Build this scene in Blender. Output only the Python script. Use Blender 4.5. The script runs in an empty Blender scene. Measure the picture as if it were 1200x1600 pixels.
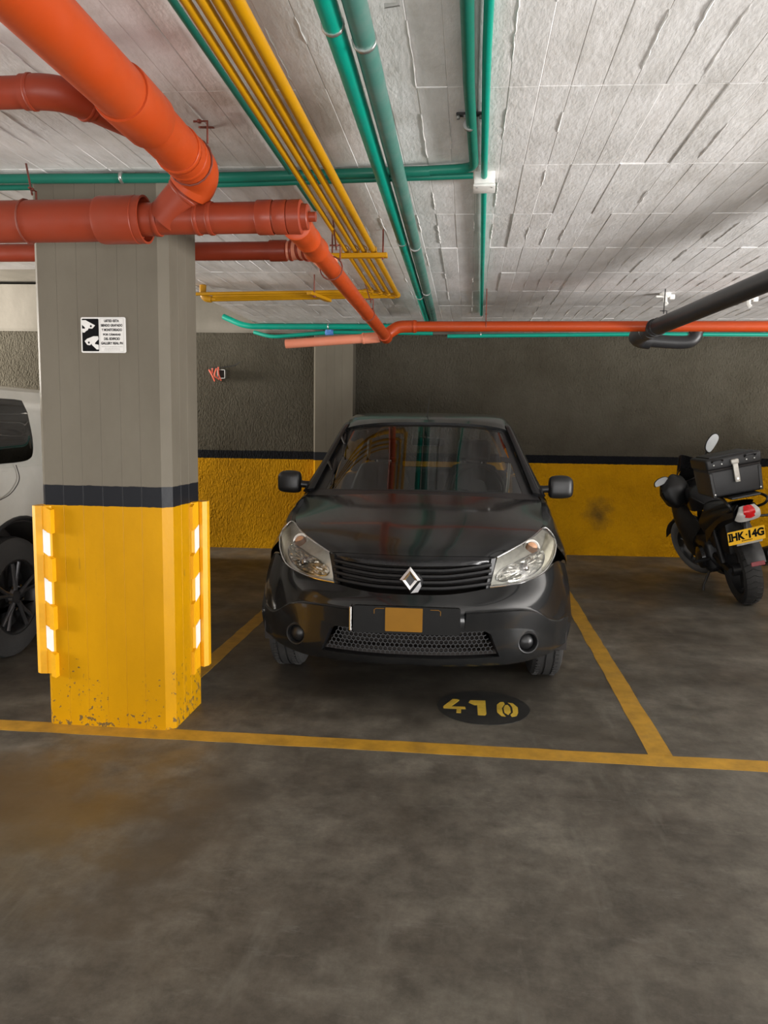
import bpy, bmesh, math, random
from mathutils import Vector, Matrix
from mathutils.bvhtree import BVHTree
R = math.radians
rnd = random.Random(7)
scn = bpy.context.scene
C = scn.collection

# ------------------------------------------------------------------ camera
def make_camera(yaw, pitch, roll, fpx, h):
    f = Vector((-math.sin(yaw)*math.cos(pitch), math.cos(yaw)*math.cos(pitch), math.sin(pitch)))
    r = Vector((math.cos(yaw), math.sin(yaw), 0)); u = r.cross(f)
    r2 = r*math.cos(roll)+u*math.sin(roll); u2 = -r*math.sin(roll)+u*math.cos(roll)
    cd = bpy.data.cameras.new('camera'); co = bpy.data.objects.new('camera', cd); C.objects.link(co)
    m = Matrix.Identity(4)
    for i in range(3):
        m[i][0] = r2[i]; m[i][1] = u2[i]; m[i][2] = -f[i]
    m.translation = (0, 0, h); co.matrix_world = m
    cd.sensor_fit = 'VERTICAL'; cd.sensor_height = 36; cd.lens = fpx/1600*36; cd.clip_start = .05
    scn.camera = co
make_camera(.109861, -.110690, .013990, 1180.06, 1.43)

# ------------------------------------------------------------------ world and lights
w = bpy.data.worlds.new('world'); scn.world = w; w.use_nodes = True
w.node_tree.nodes['Background'].inputs[0].default_value = (.95, .97, 1, 1)
w.node_tree.nodes['Background'].inputs[1].default_value = .12
def area(name, loc, target, sx, sy, power, col=(1, 1, 1)):
    l = bpy.data.lights.new(name, 'AREA'); l.shape = 'RECTANGLE'; l.size = sx; l.size_y = sy; l.energy = power; l.color = col
    o = bpy.data.objects.new(name, l); C.objects.link(o); o.location = loc
    o.rotation_euler = (Vector(target)-Vector(loc)).to_track_quat('-Z', 'Y').to_euler()
    return o
area('low_upward_fill', (1.2, -3.8, .5), (1.2, -2.2, 2.6), 9, 1.6, 540, (1, .98, .965))  # added fill tilted up to brighten the ceiling, standing in for sunlit ground
area('right_opening_daylight', (7.6, 2.2, .5), (1.5, 4.0, 4.6), 4.2, 1.3, 1150, (1, .98, .96))
area('left_opening_daylight', (-8.2, 7.3, 2.2), (-2, 8.6, 1.9), .9, .7, 560, (1, .94, .86))
area('left_front_daylight', (-6.5, 1.9, 1.3), (-1.5, 3.4, 1.5), 1.0, 1.4, 240, (1, .96, .90))
scn.view_settings.view_transform = 'Standard'; scn.view_settings.look = 'None'
scn.view_settings.gamma = 1; scn.view_settings.use_curve_mapping = False
scn.view_settings.exposure = 0.0
scn.cycles.max_bounces = 8

# ------------------------------------------------------------------ materials
def nodes(name):
    m = bpy.data.materials.new(name); m.use_nodes = True
    nt = m.node_tree; return m, nt, nt.nodes['Principled BSDF']
def N(nt, t, **kw):
    n = nt.nodes.new(t)
    for k, v in kw.items():
        if k in n.inputs: n.inputs[k].default_value = v
        else: setattr(n, k, v)
    return n
def ramp(nt, src, stops, mode='LINEAR'):
    r = nt.nodes.new('ShaderNodeValToRGB'); r.color_ramp.interpolation = mode
    e = r.color_ramp.elements
    while len(e) < len(stops): e.new(.5)
    for i, (p, c) in enumerate(stops):
        e[i].position = p; e[i].color = (*c, 1) if len(c) == 3 else c
    nt.links.new(src, r.inputs[0]); return r.outputs[0]
def mixc(nt, fac, a, b, mode='MIX'):
    n = nt.nodes.new('ShaderNodeMix'); n.data_type = 'RGBA'; n.blend_type = mode
    for s, v in ((0, fac), (6, a), (7, b)):
        if hasattr(v, 'links') or hasattr(v, 'is_linked'): nt.links.new(v, n.inputs[s])
        else: n.inputs[s].default_value = v if s == 0 else (*v, 1)
    return n.outputs[2]
def mathn(nt, op, a, b=0.0, c=0.0):
    n = nt.nodes.new('ShaderNodeMath'); n.operation = op
    for i, v in enumerate((a, b, c)):
        if hasattr(v, 'is_linked'): nt.links.new(v, n.inputs[i])
        else: n.inputs[i].default_value = v
    return n.outputs[0]
def noise(nt, vec, scale, detail=4, rough=.55, stretch=None):
    if stretch:
        mp = N(nt, 'ShaderNodeMapping'); mp.inputs['Scale'].default_value = stretch
        nt.links.new(vec, mp.inputs[0]); vec = mp.outputs[0]
    n = N(nt, 'ShaderNodeTexNoise', Scale=scale, Detail=detail, Roughness=rough)
    nt.links.new(vec, n.inputs['Vector']); return n.outputs[0]
def bump(nt, h, b, strength=.3, dist=.01):
    n = N(nt, 'ShaderNodeBump', Strength=strength, Distance=dist)
    nt.links.new(h, n.inputs['Height']); nt.links.new(n.outputs[0], b.inputs['Normal']); return n
def pos(nt): return N(nt, 'ShaderNodeNewGeometry').outputs['Position']
def objc(nt): return N(nt, 'ShaderNodeTexCoord').outputs['Object']
def sepz(nt, v):
    s = N(nt, 'ShaderNodeSeparateXYZ'); nt.links.new(v, s.inputs[0]); return s.outputs
def simple(name, col, rough=.5, metal=0.0, var=.12, scale=25, bmp=0.0, coat=0.0, spec=.5):
    m, nt, b = nodes(name); v = objc(nt)
    n = noise(nt, v, scale)
    lo = tuple(c*(1-var) for c in col); hi = tuple(min(1, c*(1+var)) for c in col)
    nt.links.new(ramp(nt, n, [(.3, lo), (.7, hi)]), b.inputs['Base Color'])
    b.inputs['Roughness'].default_value = rough; b.inputs['Metallic'].default_value = metal
    b.inputs['Coat Weight'].default_value = coat; b.inputs['Coat Roughness'].default_value = .06
    b.inputs['Specular IOR Level'].default_value = spec
    if bmp: bump(nt, noise(nt, v, scale*6), b, bmp, .003)
    return m
YEL = (.58, .285, .003); DARK = (.010, .011, .014); GREY = (.27, .245, .205)
def m_wall():
    m, nt, b = nodes('rough_stucco_paint'); p = pos(nt); z = sepz(nt, p)[2]
    edge = mathn(nt, 'ADD', z, mathn(nt, 'MULTIPLY', mathn(nt, 'SUBTRACT', noise(nt, p, 30), .5), .012))
    zz = mathn(nt, 'DIVIDE', edge, 3)
    base = ramp(nt, zz, [(0, YEL), (1.052/3, DARK), (1.147/3, (.088, .079, .060))], 'CONSTANT')
    d = ramp(nt, noise(nt, p, 1.6, 6, .65), [(.3, (.66, .64, .6)), (.75, (1.06, 1.06, 1.06))])
    col = mixc(nt, 1.0, base, d, 'MULTIPLY')
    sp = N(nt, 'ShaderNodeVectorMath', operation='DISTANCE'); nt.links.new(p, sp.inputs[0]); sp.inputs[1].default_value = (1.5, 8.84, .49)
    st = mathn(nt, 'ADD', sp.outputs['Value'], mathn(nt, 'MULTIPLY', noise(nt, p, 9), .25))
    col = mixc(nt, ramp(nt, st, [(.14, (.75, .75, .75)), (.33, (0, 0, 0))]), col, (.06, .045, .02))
    nt.links.new(col, b.inputs['Base Color']); b.inputs['Roughness'].default_value = .85; b.inputs['Specular IOR Level'].default_value = .08
    h1 = noise(nt, p, 55, 3, .6, (1, 1, .55)); h2 = noise(nt, p, 14, 3)
    bump(nt, mathn(nt, 'ADD', h1, mathn(nt, 'MULTIPLY', h2, .5)), b, 1.0, .034)
    return m
def m_pillar():
    m, nt, b = nodes('banded_pillar_paint'); p = pos(nt); z = sepz(nt, p)[2]
    edge = mathn(nt, 'ADD', z, mathn(nt, 'MULTIPLY', mathn(nt, 'SUBTRACT', noise(nt, p, 20), .5), .008))
    zz = mathn(nt, 'DIVIDE', edge, 3)
    base = ramp(nt, zz, [(0, (.50, .243, .001)), (1.052/3, (.013, .014, .017)), (1.147/3, (.14, .124, .096))], 'CONSTANT')
    d = ramp(nt, noise(nt, p, 3, 6, .6, (1, 1, .5)), [(.3, (.84, .83, .82)), (.7, (1.04, 1.04, 1.04))])
    col = mixc(nt, 1.0, base, d, 'MULTIPLY')
    # dirt runs along the board joints
    run = ramp(nt, noise(nt, p, 10, 5, .6, (2.2, 1, .12)), [(.66, (0, 0, 0)), (.74, (.55, .55, .55))])
    col = mixc(nt, mathn(nt, 'MULTIPLY', run, ramp(nt, noise(nt, p, 30, 4), [(.5, (0, 0, 0)), (.62, (.8, .8, .8))])), col, (.05, .04, .03))
    # paint chipped off close to the floor
    ch = mathn(nt, 'SUBTRACT', noise(nt, p, 38, 3, .6), mathn(nt, 'MULTIPLY', z, .42))
    ch = mathn(nt, 'ADD', ch, mathn(nt, 'MULTIPLY', mathn(nt, 'SUBTRACT', noise(nt, p, 6), .5), .35))
    col = mixc(nt, ramp(nt, ch, [(.555, (0, 0, 0)), (.585, (.85, .85, .85))]), col, (.075, .06, .035))
    nt.links.new(col, b.inputs['Base Color'])
    nt.links.new(ramp(nt, zz, [(0, (.38,)*3), (1.147/3, (.6,)*3)], 'CONSTANT'), b.inputs['Roughness'])
    b.inputs['Specular IOR Level'].default_value = .14
    bump(nt, noise(nt, p, 45, 4), b, .12, .005)
    return m
def m_floor():
    m, nt, b = nodes('polished_concrete'); p = pos(nt); s = sepz(nt, p)
    a = ramp(nt, noise(nt, p, 1.1, 8, .66), [(.28, (.044, .037, .029)), (.48, (.084, .075, .062)), (.7, (.155, .143, .120))])
    c2 = ramp(nt, noise(nt, p, 6.5, 12, .78), [(.32, (.55, .55, .54)), (.68, (1.38, 1.37, 1.35))])
    col = mixc(nt, 1.0, a, c2, 'MULTIPLY')
    sw = ramp(nt, noise(nt, p, 2.6, 5, .6, (3.0, .7, 1)), [(.58, (0, 0, 0)), (.75, (.45, .45, .45))])
    col = mixc(nt, sw, col, (.17, .16, .135))
    streak = ramp(nt, noise(nt, p, 9, 10, .75, (1.0, .22, 1)), [(.55, (0, 0, 0)), (.68, (.4,)*3)])
    col = mixc(nt, streak, col, (.06, .052, .042))
    streak = ramp(nt, noise(nt, p, 14, 10, .8, (.35, 1.1, 1)), [(.56, (0, 0, 0)), (.7, (.5,)*3)])
    col = mixc(nt, streak, col, (.165, .155, .135))
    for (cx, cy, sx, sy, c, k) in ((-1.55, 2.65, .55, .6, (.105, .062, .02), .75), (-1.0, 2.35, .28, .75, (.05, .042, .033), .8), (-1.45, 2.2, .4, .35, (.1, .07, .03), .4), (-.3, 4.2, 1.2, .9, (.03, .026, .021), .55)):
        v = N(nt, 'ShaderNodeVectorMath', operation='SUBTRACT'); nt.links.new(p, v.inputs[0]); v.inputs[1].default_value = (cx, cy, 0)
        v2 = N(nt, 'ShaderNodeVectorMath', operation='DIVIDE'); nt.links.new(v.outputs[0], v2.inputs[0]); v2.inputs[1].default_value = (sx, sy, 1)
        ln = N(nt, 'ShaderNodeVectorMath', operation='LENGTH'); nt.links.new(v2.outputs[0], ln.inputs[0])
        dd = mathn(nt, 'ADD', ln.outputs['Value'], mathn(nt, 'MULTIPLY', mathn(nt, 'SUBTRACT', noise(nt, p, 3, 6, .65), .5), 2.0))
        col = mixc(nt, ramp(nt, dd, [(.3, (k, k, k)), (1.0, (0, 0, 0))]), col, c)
    nt.links.new(col, b.inputs['Base Color'])
    nt.links.new(ramp(nt, noise(nt, p, 3, 6), [(.3, (.34,)*3), (.7, (.6,)*3)]), b.inputs['Roughness'])
    b.inputs['Specular IOR Level'].default_value = .25
    bump(nt, noise(nt, p, 40, 5), b, .08, .004)
    return m
def m_ceiling():
    m, nt, b = nodes('limewashed_board_concrete'); p = pos(nt)
    a = ramp(nt, noise(nt, p, 2.2, 7, .62), [(.25, (.66, .645, .625)), (.55, (.79, .78, .77)), (.8, (.84, .835, .83))])
    n2 = ramp(nt, noise(nt, p, 5, 6, .65, (2.5, .6, 1)), [(.3, (.84, .83, .81)), (.65, (1.04,)*3)])
    col = mixc(nt, 1.0, a, n2, 'MULTIPLY')
    inf = N(nt, 'ShaderNodeObjectInfo')
    col = mixc(nt, 1.0, col, ramp(nt, inf.outputs['Random'], [(0, (.95, .95, .95)), (1, (1.03, 1.025, 1.025))]), 'MULTIPLY')
    for (cx, cy, r) in ((-1.05, 2.75, .5), (-.55, 2.75, .35), (-1.2, 1.8, .35)):
        sp = N(nt, 'ShaderNodeVectorMath', operation='DISTANCE'); nt.links.new(p, sp.inputs[0]); sp.inputs[1].default_value = (cx, cy, 2.52)
        d = mathn(nt, 'ADD', sp.outputs['Value'], mathn(nt, 'MULTIPLY', mathn(nt, 'SUBTRACT', noise(nt, p, 4, 6), .5), .8))
        col = mixc(nt, ramp(nt, d, [(r*.3, (.5, .5, .5)), (r, (0, 0, 0))]), col, (.33, .285, .225))
    nt.links.new(col, b.inputs['Base Color']); b.inputs['Roughness'].default_value = .7
    bump(nt, mathn(nt, 'ADD', noise(nt, p, 60, 5, .6, (1, .35, 1)), noise(nt, p, 12, 4)), b, .35, .008)
    return m
def m_plain_concrete():
    m, nt, b = nodes('smooth_concrete'); p = pos(nt)
    nt.links.new(ramp(nt, noise(nt, p, 2.5, 6, .6, (1, 1, .5)), [(.3, (.16, .145, .115)), (.7, (.225, .205, .17))]), b.inputs['Base Color'])
    b.inputs['Roughness'].default_value = .75; bump(nt, noise(nt, p, 30, 4), b, .2, .006); return m
def m_floor_paint(name, col, worn=(.10, .08, .05), amt=.35):
    m, nt, b = nodes(name); p = pos(nt)
    a = ramp(nt, noise(nt, p, 9, 7, .65), [(.3, tuple(c*.6 for c in col)), (.7, tuple(c*1.1 for c in col))])
    wv = ramp(nt, noise(nt, p, 5, 9, .75), [(.52, (0, 0, 0)), (.72, (amt,)*3)])
    nt.links.new(mixc(nt, wv, a, worn), b.inputs['Base Color']); b.inputs['Roughness'].default_value = .5; return m
def m_glass(name, tint=(.55, .6, .58), refl=1.0):
    m = bpy.data.materials.new(name); m.use_nodes = True; nt = m.node_tree; nt.nodes.clear()
    o = nt.nodes.new('ShaderNodeOutputMaterial'); mx = nt.nodes.new('ShaderNodeMixShader')
    t = nt.nodes.new('ShaderNodeBsdfTransparent'); g = nt.nodes.new('ShaderNodeBsdfGlossy'); g.inputs['Roughness'].default_value = .02
    f = nt.nodes.new('ShaderNodeFresnel'); f.inputs[0].default_value = 1.52
    v = objc(nt); n = noise(nt, v, 6)
    nt.links.new(ramp(nt, n, [(.2, tuple(c*.93 for c in tint)), (.8, tint)]), t.inputs[0])
    nt.links.new(mathn(nt, 'MULTIPLY', f.outputs[0], 1.7*refl), mx.inputs[0])
    nt.links.new(t.outputs[0], mx.inputs[1]); nt.links.new(g.outputs[0], mx.inputs[2]); nt.links.new(mx.outputs[0], o.inputs[0]); return m
def m_paint(name, col, dust, rough=.3):
    m, nt, b = nodes(name); v = objc(nt)
    n = ramp(nt, noise(nt, v, 3, 7, .65), [(.3, col), (.75, dust)])
    nt.links.new(n, b.inputs['Base Color']); b.inputs['Metallic'].default_value = .1
    b.inputs['Roughness'].default_value = rough; b.inputs['Coat Weight'].default_value = .6; b.inputs['Specular IOR Level'].default_value = .15; b.inputs['Coat Roughness'].default_value = .08
    return m
def m_pipe(name, col, fade):
    m, nt, b = nodes(name); v = pos(nt)
    nt.links.new(mixc(nt, ramp(nt, noise(nt, v, 7, 6, .6), [(.45, (0, 0, 0)), (.8, (.5,)*3)]), col, fade), b.inputs['Base Color'])
    nt.links.new(ramp(nt, noise(nt, v, 12, 4), [(.3, (.32,)*3), (.7, (.5,)*3)]), b.inputs['Roughness']); b.inputs['Specular IOR Level'].default_value = .3; return m
MAT = dict(
    wall=m_wall(), pillar=m_pillar(), floor=m_floor(), ceiling=m_ceiling(), concrete=m_plain_concrete(),
    line=m_floor_paint('worn_yellow_line_paint', (.44, .235, .02)), oval=m_floor_paint('black_floor_paint', (.022, .022, .021), (.07, .064, .055), .5),
    digit=m_floor_paint('yellow_stencil_paint', (.62, .42, .05)),
    orange=m_pipe('orange_drain_plastic', (.40, .050, .008), (.34, .06, .018)), redpipe=m_pipe('dull_red_drain_plastic', (.24, .032, .012), (.20, .038, .017)),
    pink=m_pipe('lit_salmon_plastic', (.72, .25, .15), (.75, .34, .24)),  # the pinkish light on the orange stub is put into this colour
    yellowpipe=m_pipe('yellow_gas_paint', (.45, .215, .002), (.30, .155, .012)), teal=m_pipe('teal_conduit_plastic', (.0, .27, .19), (.02, .20, .16)),
    dteal=m_pipe('dull_green_conduit', (.008, .14, .095), (.025, .12, .09)), weathered=m_pipe('grey_overpainted_conduit', (.06, .17, .14), (.20, .21, .195)),
    mainpipe=m_pipe('red_orange_drain_plastic', (.235, .034, .013), (.20, .04, .019)),
    black=simple('black_pipe_plastic', (.02, .02, .021), .42), gap=simple('dark_recess_fill', (.02, .016, .014), .8),  # gap: dark hidden parts, and shade painted into openings and slots
    steel=simple('galvanised_steel', (.55, .55, .53), .35, .9), rust=simple('red_primed_steel', (.16, .035, .02), .6, .2), white=simple('white_plastic', (.75, .74, .70), .5),
    guard=simple('yellow_rubber_guard', (.74, .36, .003), .42, var=.05), refl=simple('white_reflective_patch', (.85, .82, .80), .35, var=.05),
    signw=simple('white_sign_plate', (.66, .65, .625), .5, var=.03, spec=.2), ink=simple('black_print', (.006, .006, .0065), .6, spec=.05), greyink=simple('faint_grey_print', (.42, .41, .40), .6),
    carpaint=m_paint('charcoal_car_paint', (.0085, .009, .0095), (.014, .014, .0138), .22), trim=simple('black_trim_plastic', (.010, .010, .0105), .4, bmp=.1),
    glossblack=simple('gloss_black_trim', (.010, .010, .011), .2, spec=.35), grille=simple('satin_black_slat', (.010, .010, .0105), .4, spec=.3),
    chrome=simple('chrome', (.74, .74, .75), .13, 1.0, .05), reflector=simple('headlamp_reflector', (.70, .69, .66), .18, .9, .15, 60, .25), lampsilver=simple('silver_headlamp_housing', (.74, .73, .69), .35, .15),
    yellowed=simple('yellowed_headlamp_top', (.52, .49, .40), .4), amber=simple('amber_lamp_lens', (.42, .22, .12), .2, .1), bulb=simple('lamp_bulb_cap', (.22, .21, .2), .2, .8),
    glass=m_glass('tinted_windscreen', (.74, .78, .76), 1.0), lens=m_glass('clear_lamp_lens', (.93, .93, .90), .8), darkglass=m_glass('dark_tinted_window', (.10, .11, .115), 1.1),
    seat=simple('charcoal_seat_cloth', (.035, .035, .036), .9, bmp=.2), lining=simple('beige_cabin_lining', (.30, .28, .25), .85), dash=simple('dark_dashboard', (.03, .03, .031), .7),
    tyre=simple('tyre_rubber', (.020, .019, .018), .8, bmp=.25), alloy=simple('dark_grey_alloy', (.10, .10, .105), .3, .8), hubcap=simple('silver_wheel_cover', (.32, .32, .33), .35, .7),
    plate=simple('orange_yellow_plate', (.19, .085, .002), .5, var=.03, spec=.2), suv=m_paint('pale_silver_car_paint', (.50, .485, .44), (.42, .405, .36), .35),
    redlens=simple('red_lamp_lens', (.50, .006, .008), .2), whitelens=simple('milky_lamp_lens', (.62, .60, .57), .3), mirror=simple('mirror_glass', (.36, .37, .37), .4, .5, .03),
    latch=simple('brushed_latch_steel', (.46, .44, .40), .48, .55), tailwhite=simple('milky_tail_lens', (.40, .385, .36), .35), holder=simple('black_plate_holder', (.006, .006, .0058), .5, spec=.15),
    bikeplate=simple('yellow_number_plate', (.78, .43, .015), .45, var=.04), box=simple('black_ribbed_luggage', (.011, .011, .012), .5), redtape=simple('dark_red_reflector', (.20, .03, .035), .4), seatv=simple('black_vinyl', (.007, .007, .0072), .5),
    wire=simple('orange_wire_sheath', (.75, .14, .08), .5), blue=simple('blue_clip_plastic', (.08, .22, .55), .5), skin=None)

# ------------------------------------------------------------------ mesh helpers
class M:
    def __init__(s): s.v = []; s.f = []; s.sm = []
    def add(s, vs, fs, smooth=True):
        k = len(s.v); s.v += [tuple(x) for x in vs]; s.f += [tuple(i+k for i in f) for f in fs]; s.sm += [smooth]*len(fs); return s
    def join(s, o): 
        k = len(s.v); s.v += o.v; s.f += [tuple(i+k for i in f) for f in o.f]; s.sm += o.sm; return s
    def xf(s, fn): s.v = [tuple(fn(*p)) for p in s.v]; return s
    def mesh(s, name):
        me = bpy.data.meshes.new(name); me.from_pydata(s.v, [], s.f)
        me.polygons.foreach_set('use_smooth', s.sm)
        bm = bmesh.new(); bm.from_mesh(me); bmesh.ops.recalc_face_normals(bm, faces=bm.faces); bm.to_mesh(me); bm.free()
        me.update(); return me
def box(x0, x1, y0, y1, z0, z1, bev=0.0, seg=1):
    bm = bmesh.new(); bmesh.ops.create_cube(bm, size=1)
    for v in bm.verts: v.co = ((x0+x1)/2+v.co.x*(x1-x0), (y0+y1)/2+v.co.y*(y1-y0), (z0+z1)/2+v.co.z*(z1-z0))
    if bev: bmesh.ops.bevel(bm, geom=bm.edges[:]+bm.verts[:], offset=bev, segments=seg, affect='EDGES', profile=.5)
    return from_bm(bm, seg > 1)
def from_bm(bm, smooth=False):
    m = M(); bm.verts.index_update(); m.add([v.co[:] for v in bm.verts], [[v.index for v in f.verts] for f in bm.faces], smooth); bm.free(); return m
def frames(pts):
    P = [Vector(p) for p in pts]; T = []
    for i in range(len(P)):
        a = P[max(i-1, 0)]; b = P[min(i+1, len(P)-1)]; T.append((b-a).normalized())
    n = T[0].orthogonal().normalized(); out = []
    for t in T:
        n = (n-t*n.dot(t)); n = n.normalized() if n.length > 1e-6 else t.orthogonal().normalized(); out.append((n.copy(), t.cross(n)))
    return P, T, out
def tube(pts, r, n=16, cap=True, closed=False):
    P, T, fr = frames(pts); rs = r if isinstance(r, (list, tuple)) else [r]*len(P); m = M(); vs = []; fs = []
    for p, (a, b), rr in zip(P, fr, rs):
        for k in range(n):
            t = 2*math.pi*k/n; vs.append(p+(a*math.cos(t)+b*math.sin(t))*rr)
    L = len(P)
    for i in range(L-1+(1 if closed else 0)):
        j = (i+1) % L
        for k in range(n): fs.append((i*n+k, i*n+(k+1) % n, j*n+(k+1) % n, j*n+k))
    m.add(vs, fs, True)
    if cap and not closed:
        m.f.append(tuple(range(n))); m.f.append(tuple((L-1)*n+k for k in range(n))); m.sm += [False, False]
    return m
def pipe(pts, r, bend=None, n=20, seg=7):
    """a pipe with rounded bends"""
    bend = bend or r*2.2; P = [Vector(p) for p in pts]; out = [P[0]]
    for i in range(1, len(P)-1):
        a = (P[i-1]-P[i]); b = (P[i+1]-P[i]); d = min(bend, a.length*.45, b.length*.45)
        s = P[i]+a.normalized()*d; e = P[i]+b.normalized()*d
        for k in range(seg+1):
            t = k/seg; out.append(s*(1-t)**2+P[i]*2*t*(1-t)+e*t*t)
    out.append(P[-1]); return tube(out, r, n)
def ring(p, d, r, w, n=24, thick=.004):
    """short sleeve round a pipe: real hollow-looking collar with rounded lips"""
    p = Vector(p); d = Vector(d).normalized()
    q = [(-w/2, r-thick*.6), (-w/2, r+thick*.6), (-w/2+thick*.6, r+thick), (w/2-thick*.6, r+thick), (w/2, r+thick*.6), (w/2, r-thick*.6)]
    return tube([p+d*a for a, _ in q], [b for _, b in q], n, cap=False)
def lathe(prof, axis_p, axis_d, n=32):
    """prof: (along, radius)"""
    p = Vector(axis_p); d = Vector(axis_d).normalized(); a = d.orthogonal().normalized(); b = d.cross(a); m = M(); vs = []; fs = []
    for (s, r) in prof:
        for k in range(n):
            t = 2*math.pi*k/n; vs.append(p+d*s+(a*math.cos(t)+b*math.sin(t))*r)
    for i in range(len(prof)-1):
        for k in range(n): fs.append((i*n+k, i*n+(k+1) % n, (i+1)*n+(k+1) % n, (i+1)*n+k))
    return m.add(vs, fs, True)
def cr1(P, n):
    P = [Vector(p) for p in P]
    Q = [P[0]*2-P[1]]+P+[P[-1]*2-P[-2]]; out = []
    for i in range(1, len(Q)-2):
        a, b, c, d = Q[i-1:i+3]
        for k in range(n):
            t = k/n; out.append(.5*((2*b)+(c-a)*t+(2*a-5*b+4*c-d)*t*t+(3*b-a-3*c+d)*t**3))
    out.append(P[-1]); return out
def grid(rows, nu=6, nv=6, mirror=False):
    rows = [[Vector(p) for p in r] for r in rows]
    if mirror: rows = [[Vector((-p.x, p.y, p.z)) for p in r[:0:-1]]+r for r in rows]
    rr = [cr1(r, nu) for r in rows]; cols = [cr1([r[i] for r in rr], nv) for i in range(len(rr[0]))]
    return [[cols[i][j] for i in range(len(cols))] for j in range(len(cols[0]))]
def surf(G):
    h = len(G); w_ = len(G[0]); m = M()
    return m.add([p for r in G for p in r], [(j*w_+i, j*w_+i+1, (j+1)*w_+i+1, (j+1)*w_+i) for j in range(h-1) for i in range(w_-1)], True)
def patch(rows, nu=6, nv=6, mirror=False): return surf(grid(rows, nu, nv, mirror))
def flip(m): return M().add([(-x, y, z) for x, y, z in m.v], m.f, True)
def prism(poly, axis, a, b, smooth=False):
    """poly of 2D points extruded from a to b along axis 'x','y','z'"""
    n = len(poly); f = {'x': lambda p, t: (t, p[0], p[1]), 'y': lambda p, t: (p[0], t, p[1]), 'z': lambda p, t: (p[0], p[1], t)}[axis]
    m = M().add([f(p, a) for p in poly]+[f(p, b) for p in poly], [(i, (i+1) % n, n+(i+1) % n, n+i) for i in range(n)], smooth)
    m.f += [tuple(range(n-1, -1, -1)), tuple(range(n, 2*n))]; m.sm += [False, False]; return m
def thicken(m, t):
    """solid shell"""
    me = m.mesh('tmp'); bm = bmesh.new(); bm.from_mesh(me); bpy.data.meshes.remove(me)
    bmesh.ops.solidify(bm, geom=bm.faces[:], thickness=t); return from_bm(bm, True)
def boolean(m, cutters):
    ob = bpy.data.objects.new('tmp_body', m.mesh('tmp_body')); C.objects.link(ob); cs = []
    for c in cutters:
        co = bpy.data.objects.new('tmp_cut', c.mesh('tmp_cut')); C.objects.link(co); cs.append(co)
        md = ob.modifiers.new('b', 'BOOLEAN'); md.operation = 'DIFFERENCE'; md.solver = 'EXACT'; md.object = co
    dg = bpy.context.evaluated_depsgraph_get(); dg.update(); me = bpy.data.meshes.new_from_object(ob.evaluated_get(dg))
    out = M().add([v.co[:] for v in me.vertices], [list(p.vertices) for p in me.polygons], True)
    bpy.data.meshes.remove(me)
    for o in cs+[ob]: d = o.data; bpy.data.objects.remove(o); bpy.data.meshes.remove(d)
    return out
def text_mesh(s, width, height, tz=.0012, bold=0.0):
    cu = bpy.data.curves.new('t', 'FONT'); cu.body = s; cu.size = 1; cu.extrude = .0; cu.offset = bold
    o = bpy.data.objects.new('t', cu); C.objects.link(o); dg = bpy.context.evaluated_depsgraph_get(); dg.update()
    me = bpy.data.meshes.new_from_object(o.evaluated_get(dg)); bpy.data.objects.remove(o); bpy.data.curves.remove(cu)
    xs = [v.co.x for v in me.vertices]; ys = [v.co.y for v in me.vertices]; x0, x1, y0, y1 = min(xs), max(xs), min(ys), max(ys)
    m = M().add([((v.co.x-(x0+x1)/2)*width/(x1-x0), (v.co.y-(y0+y1)/2)*height/(y1-y0), 0) for v in me.vertices], [list(p.vertices) for p in me.polygons], False)
    bpy.data.meshes.remove(me); return m

# ------------------------------------------------------------------ object helpers
def obj(name, m, mat, parent=None, origin=None, autosmooth=35):
    if origin is not None: ox, oy, oz = origin; m.v = [(x-ox, y-oy, z-oz) for x, y, z in m.v]
    me = m.mesh(name); me.materials.append(MAT[mat] if isinstance(mat, str) else mat)
    if autosmooth and any(m.sm):
        try: me.set_sharp_from_angle(angle=R(autosmooth))
        except Exception: pass
    o = bpy.data.objects.new(name, me); C.objects.link(o)
    if parent is not None: o.parent = parent
    if origin is not None: o.location = origin
    return o
def tag(o, label, cat, group=None):
    o['label'] = label; o['category'] = cat
    if group: o['group'] = group
    return o
def thing(name, label, cat, loc=(0, 0, 0), rz=0, group=None):
    o = bpy.data.objects.new(name, None); C.objects.link(o); o.location = loc; o.rotation_euler = (0, 0, rz); o.empty_display_size = .1
    return tag(o, label, cat, group)
def wobj(name, m, mat, root, label=None):
    """part given in world coordinates under an unrotated root"""
    L = root.location; m.v = [(x-L.x, y-L.y, z-L.z) for x, y, z in m.v]
    o = obj(name, m, mat, root)
    if label: o['label'] = label
    return o
def struct(name, m, mat):
    o = obj(name, m, mat); o['kind'] = 'structure'; return o
def part_label(o, s): o['label'] = s; return o
#BODY
# ------------------------------------------------------------------ the setting
ZC = 2.52; SH = .0446; S0 = 2.571; SL = .7228
def wy(x): return 8.75+.0615*x
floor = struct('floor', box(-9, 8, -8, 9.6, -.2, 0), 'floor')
def wall_strip(z0, z1, x0, x1, proud): return prism([(x0, wy(x0)-proud), (x1, wy(x1)-proud), (x1, wy(x1)+.3), (x0, wy(x0)+.3)], 'z', z0, z1)
struct('wall_back', wall_strip(0, 2.49, -9, 8, 0), 'wall')
struct('trim_1', wall_strip(2.49, 2.505, -9, 8, .018), 'concrete')
struct('trim_2', wall_strip(2.505, 3.02, -9, 8, .006), 'concrete')
struct('wall_left', box(-9, -8.8, -8, 8.2, 0, 3.2), 'concrete')
struct('light_block_wall', box(4.5, 4.7, 3.35, 9.3, 0, 1.15), 'wall')  # unseen low wall, added to keep light from the right off the back floor
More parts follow.
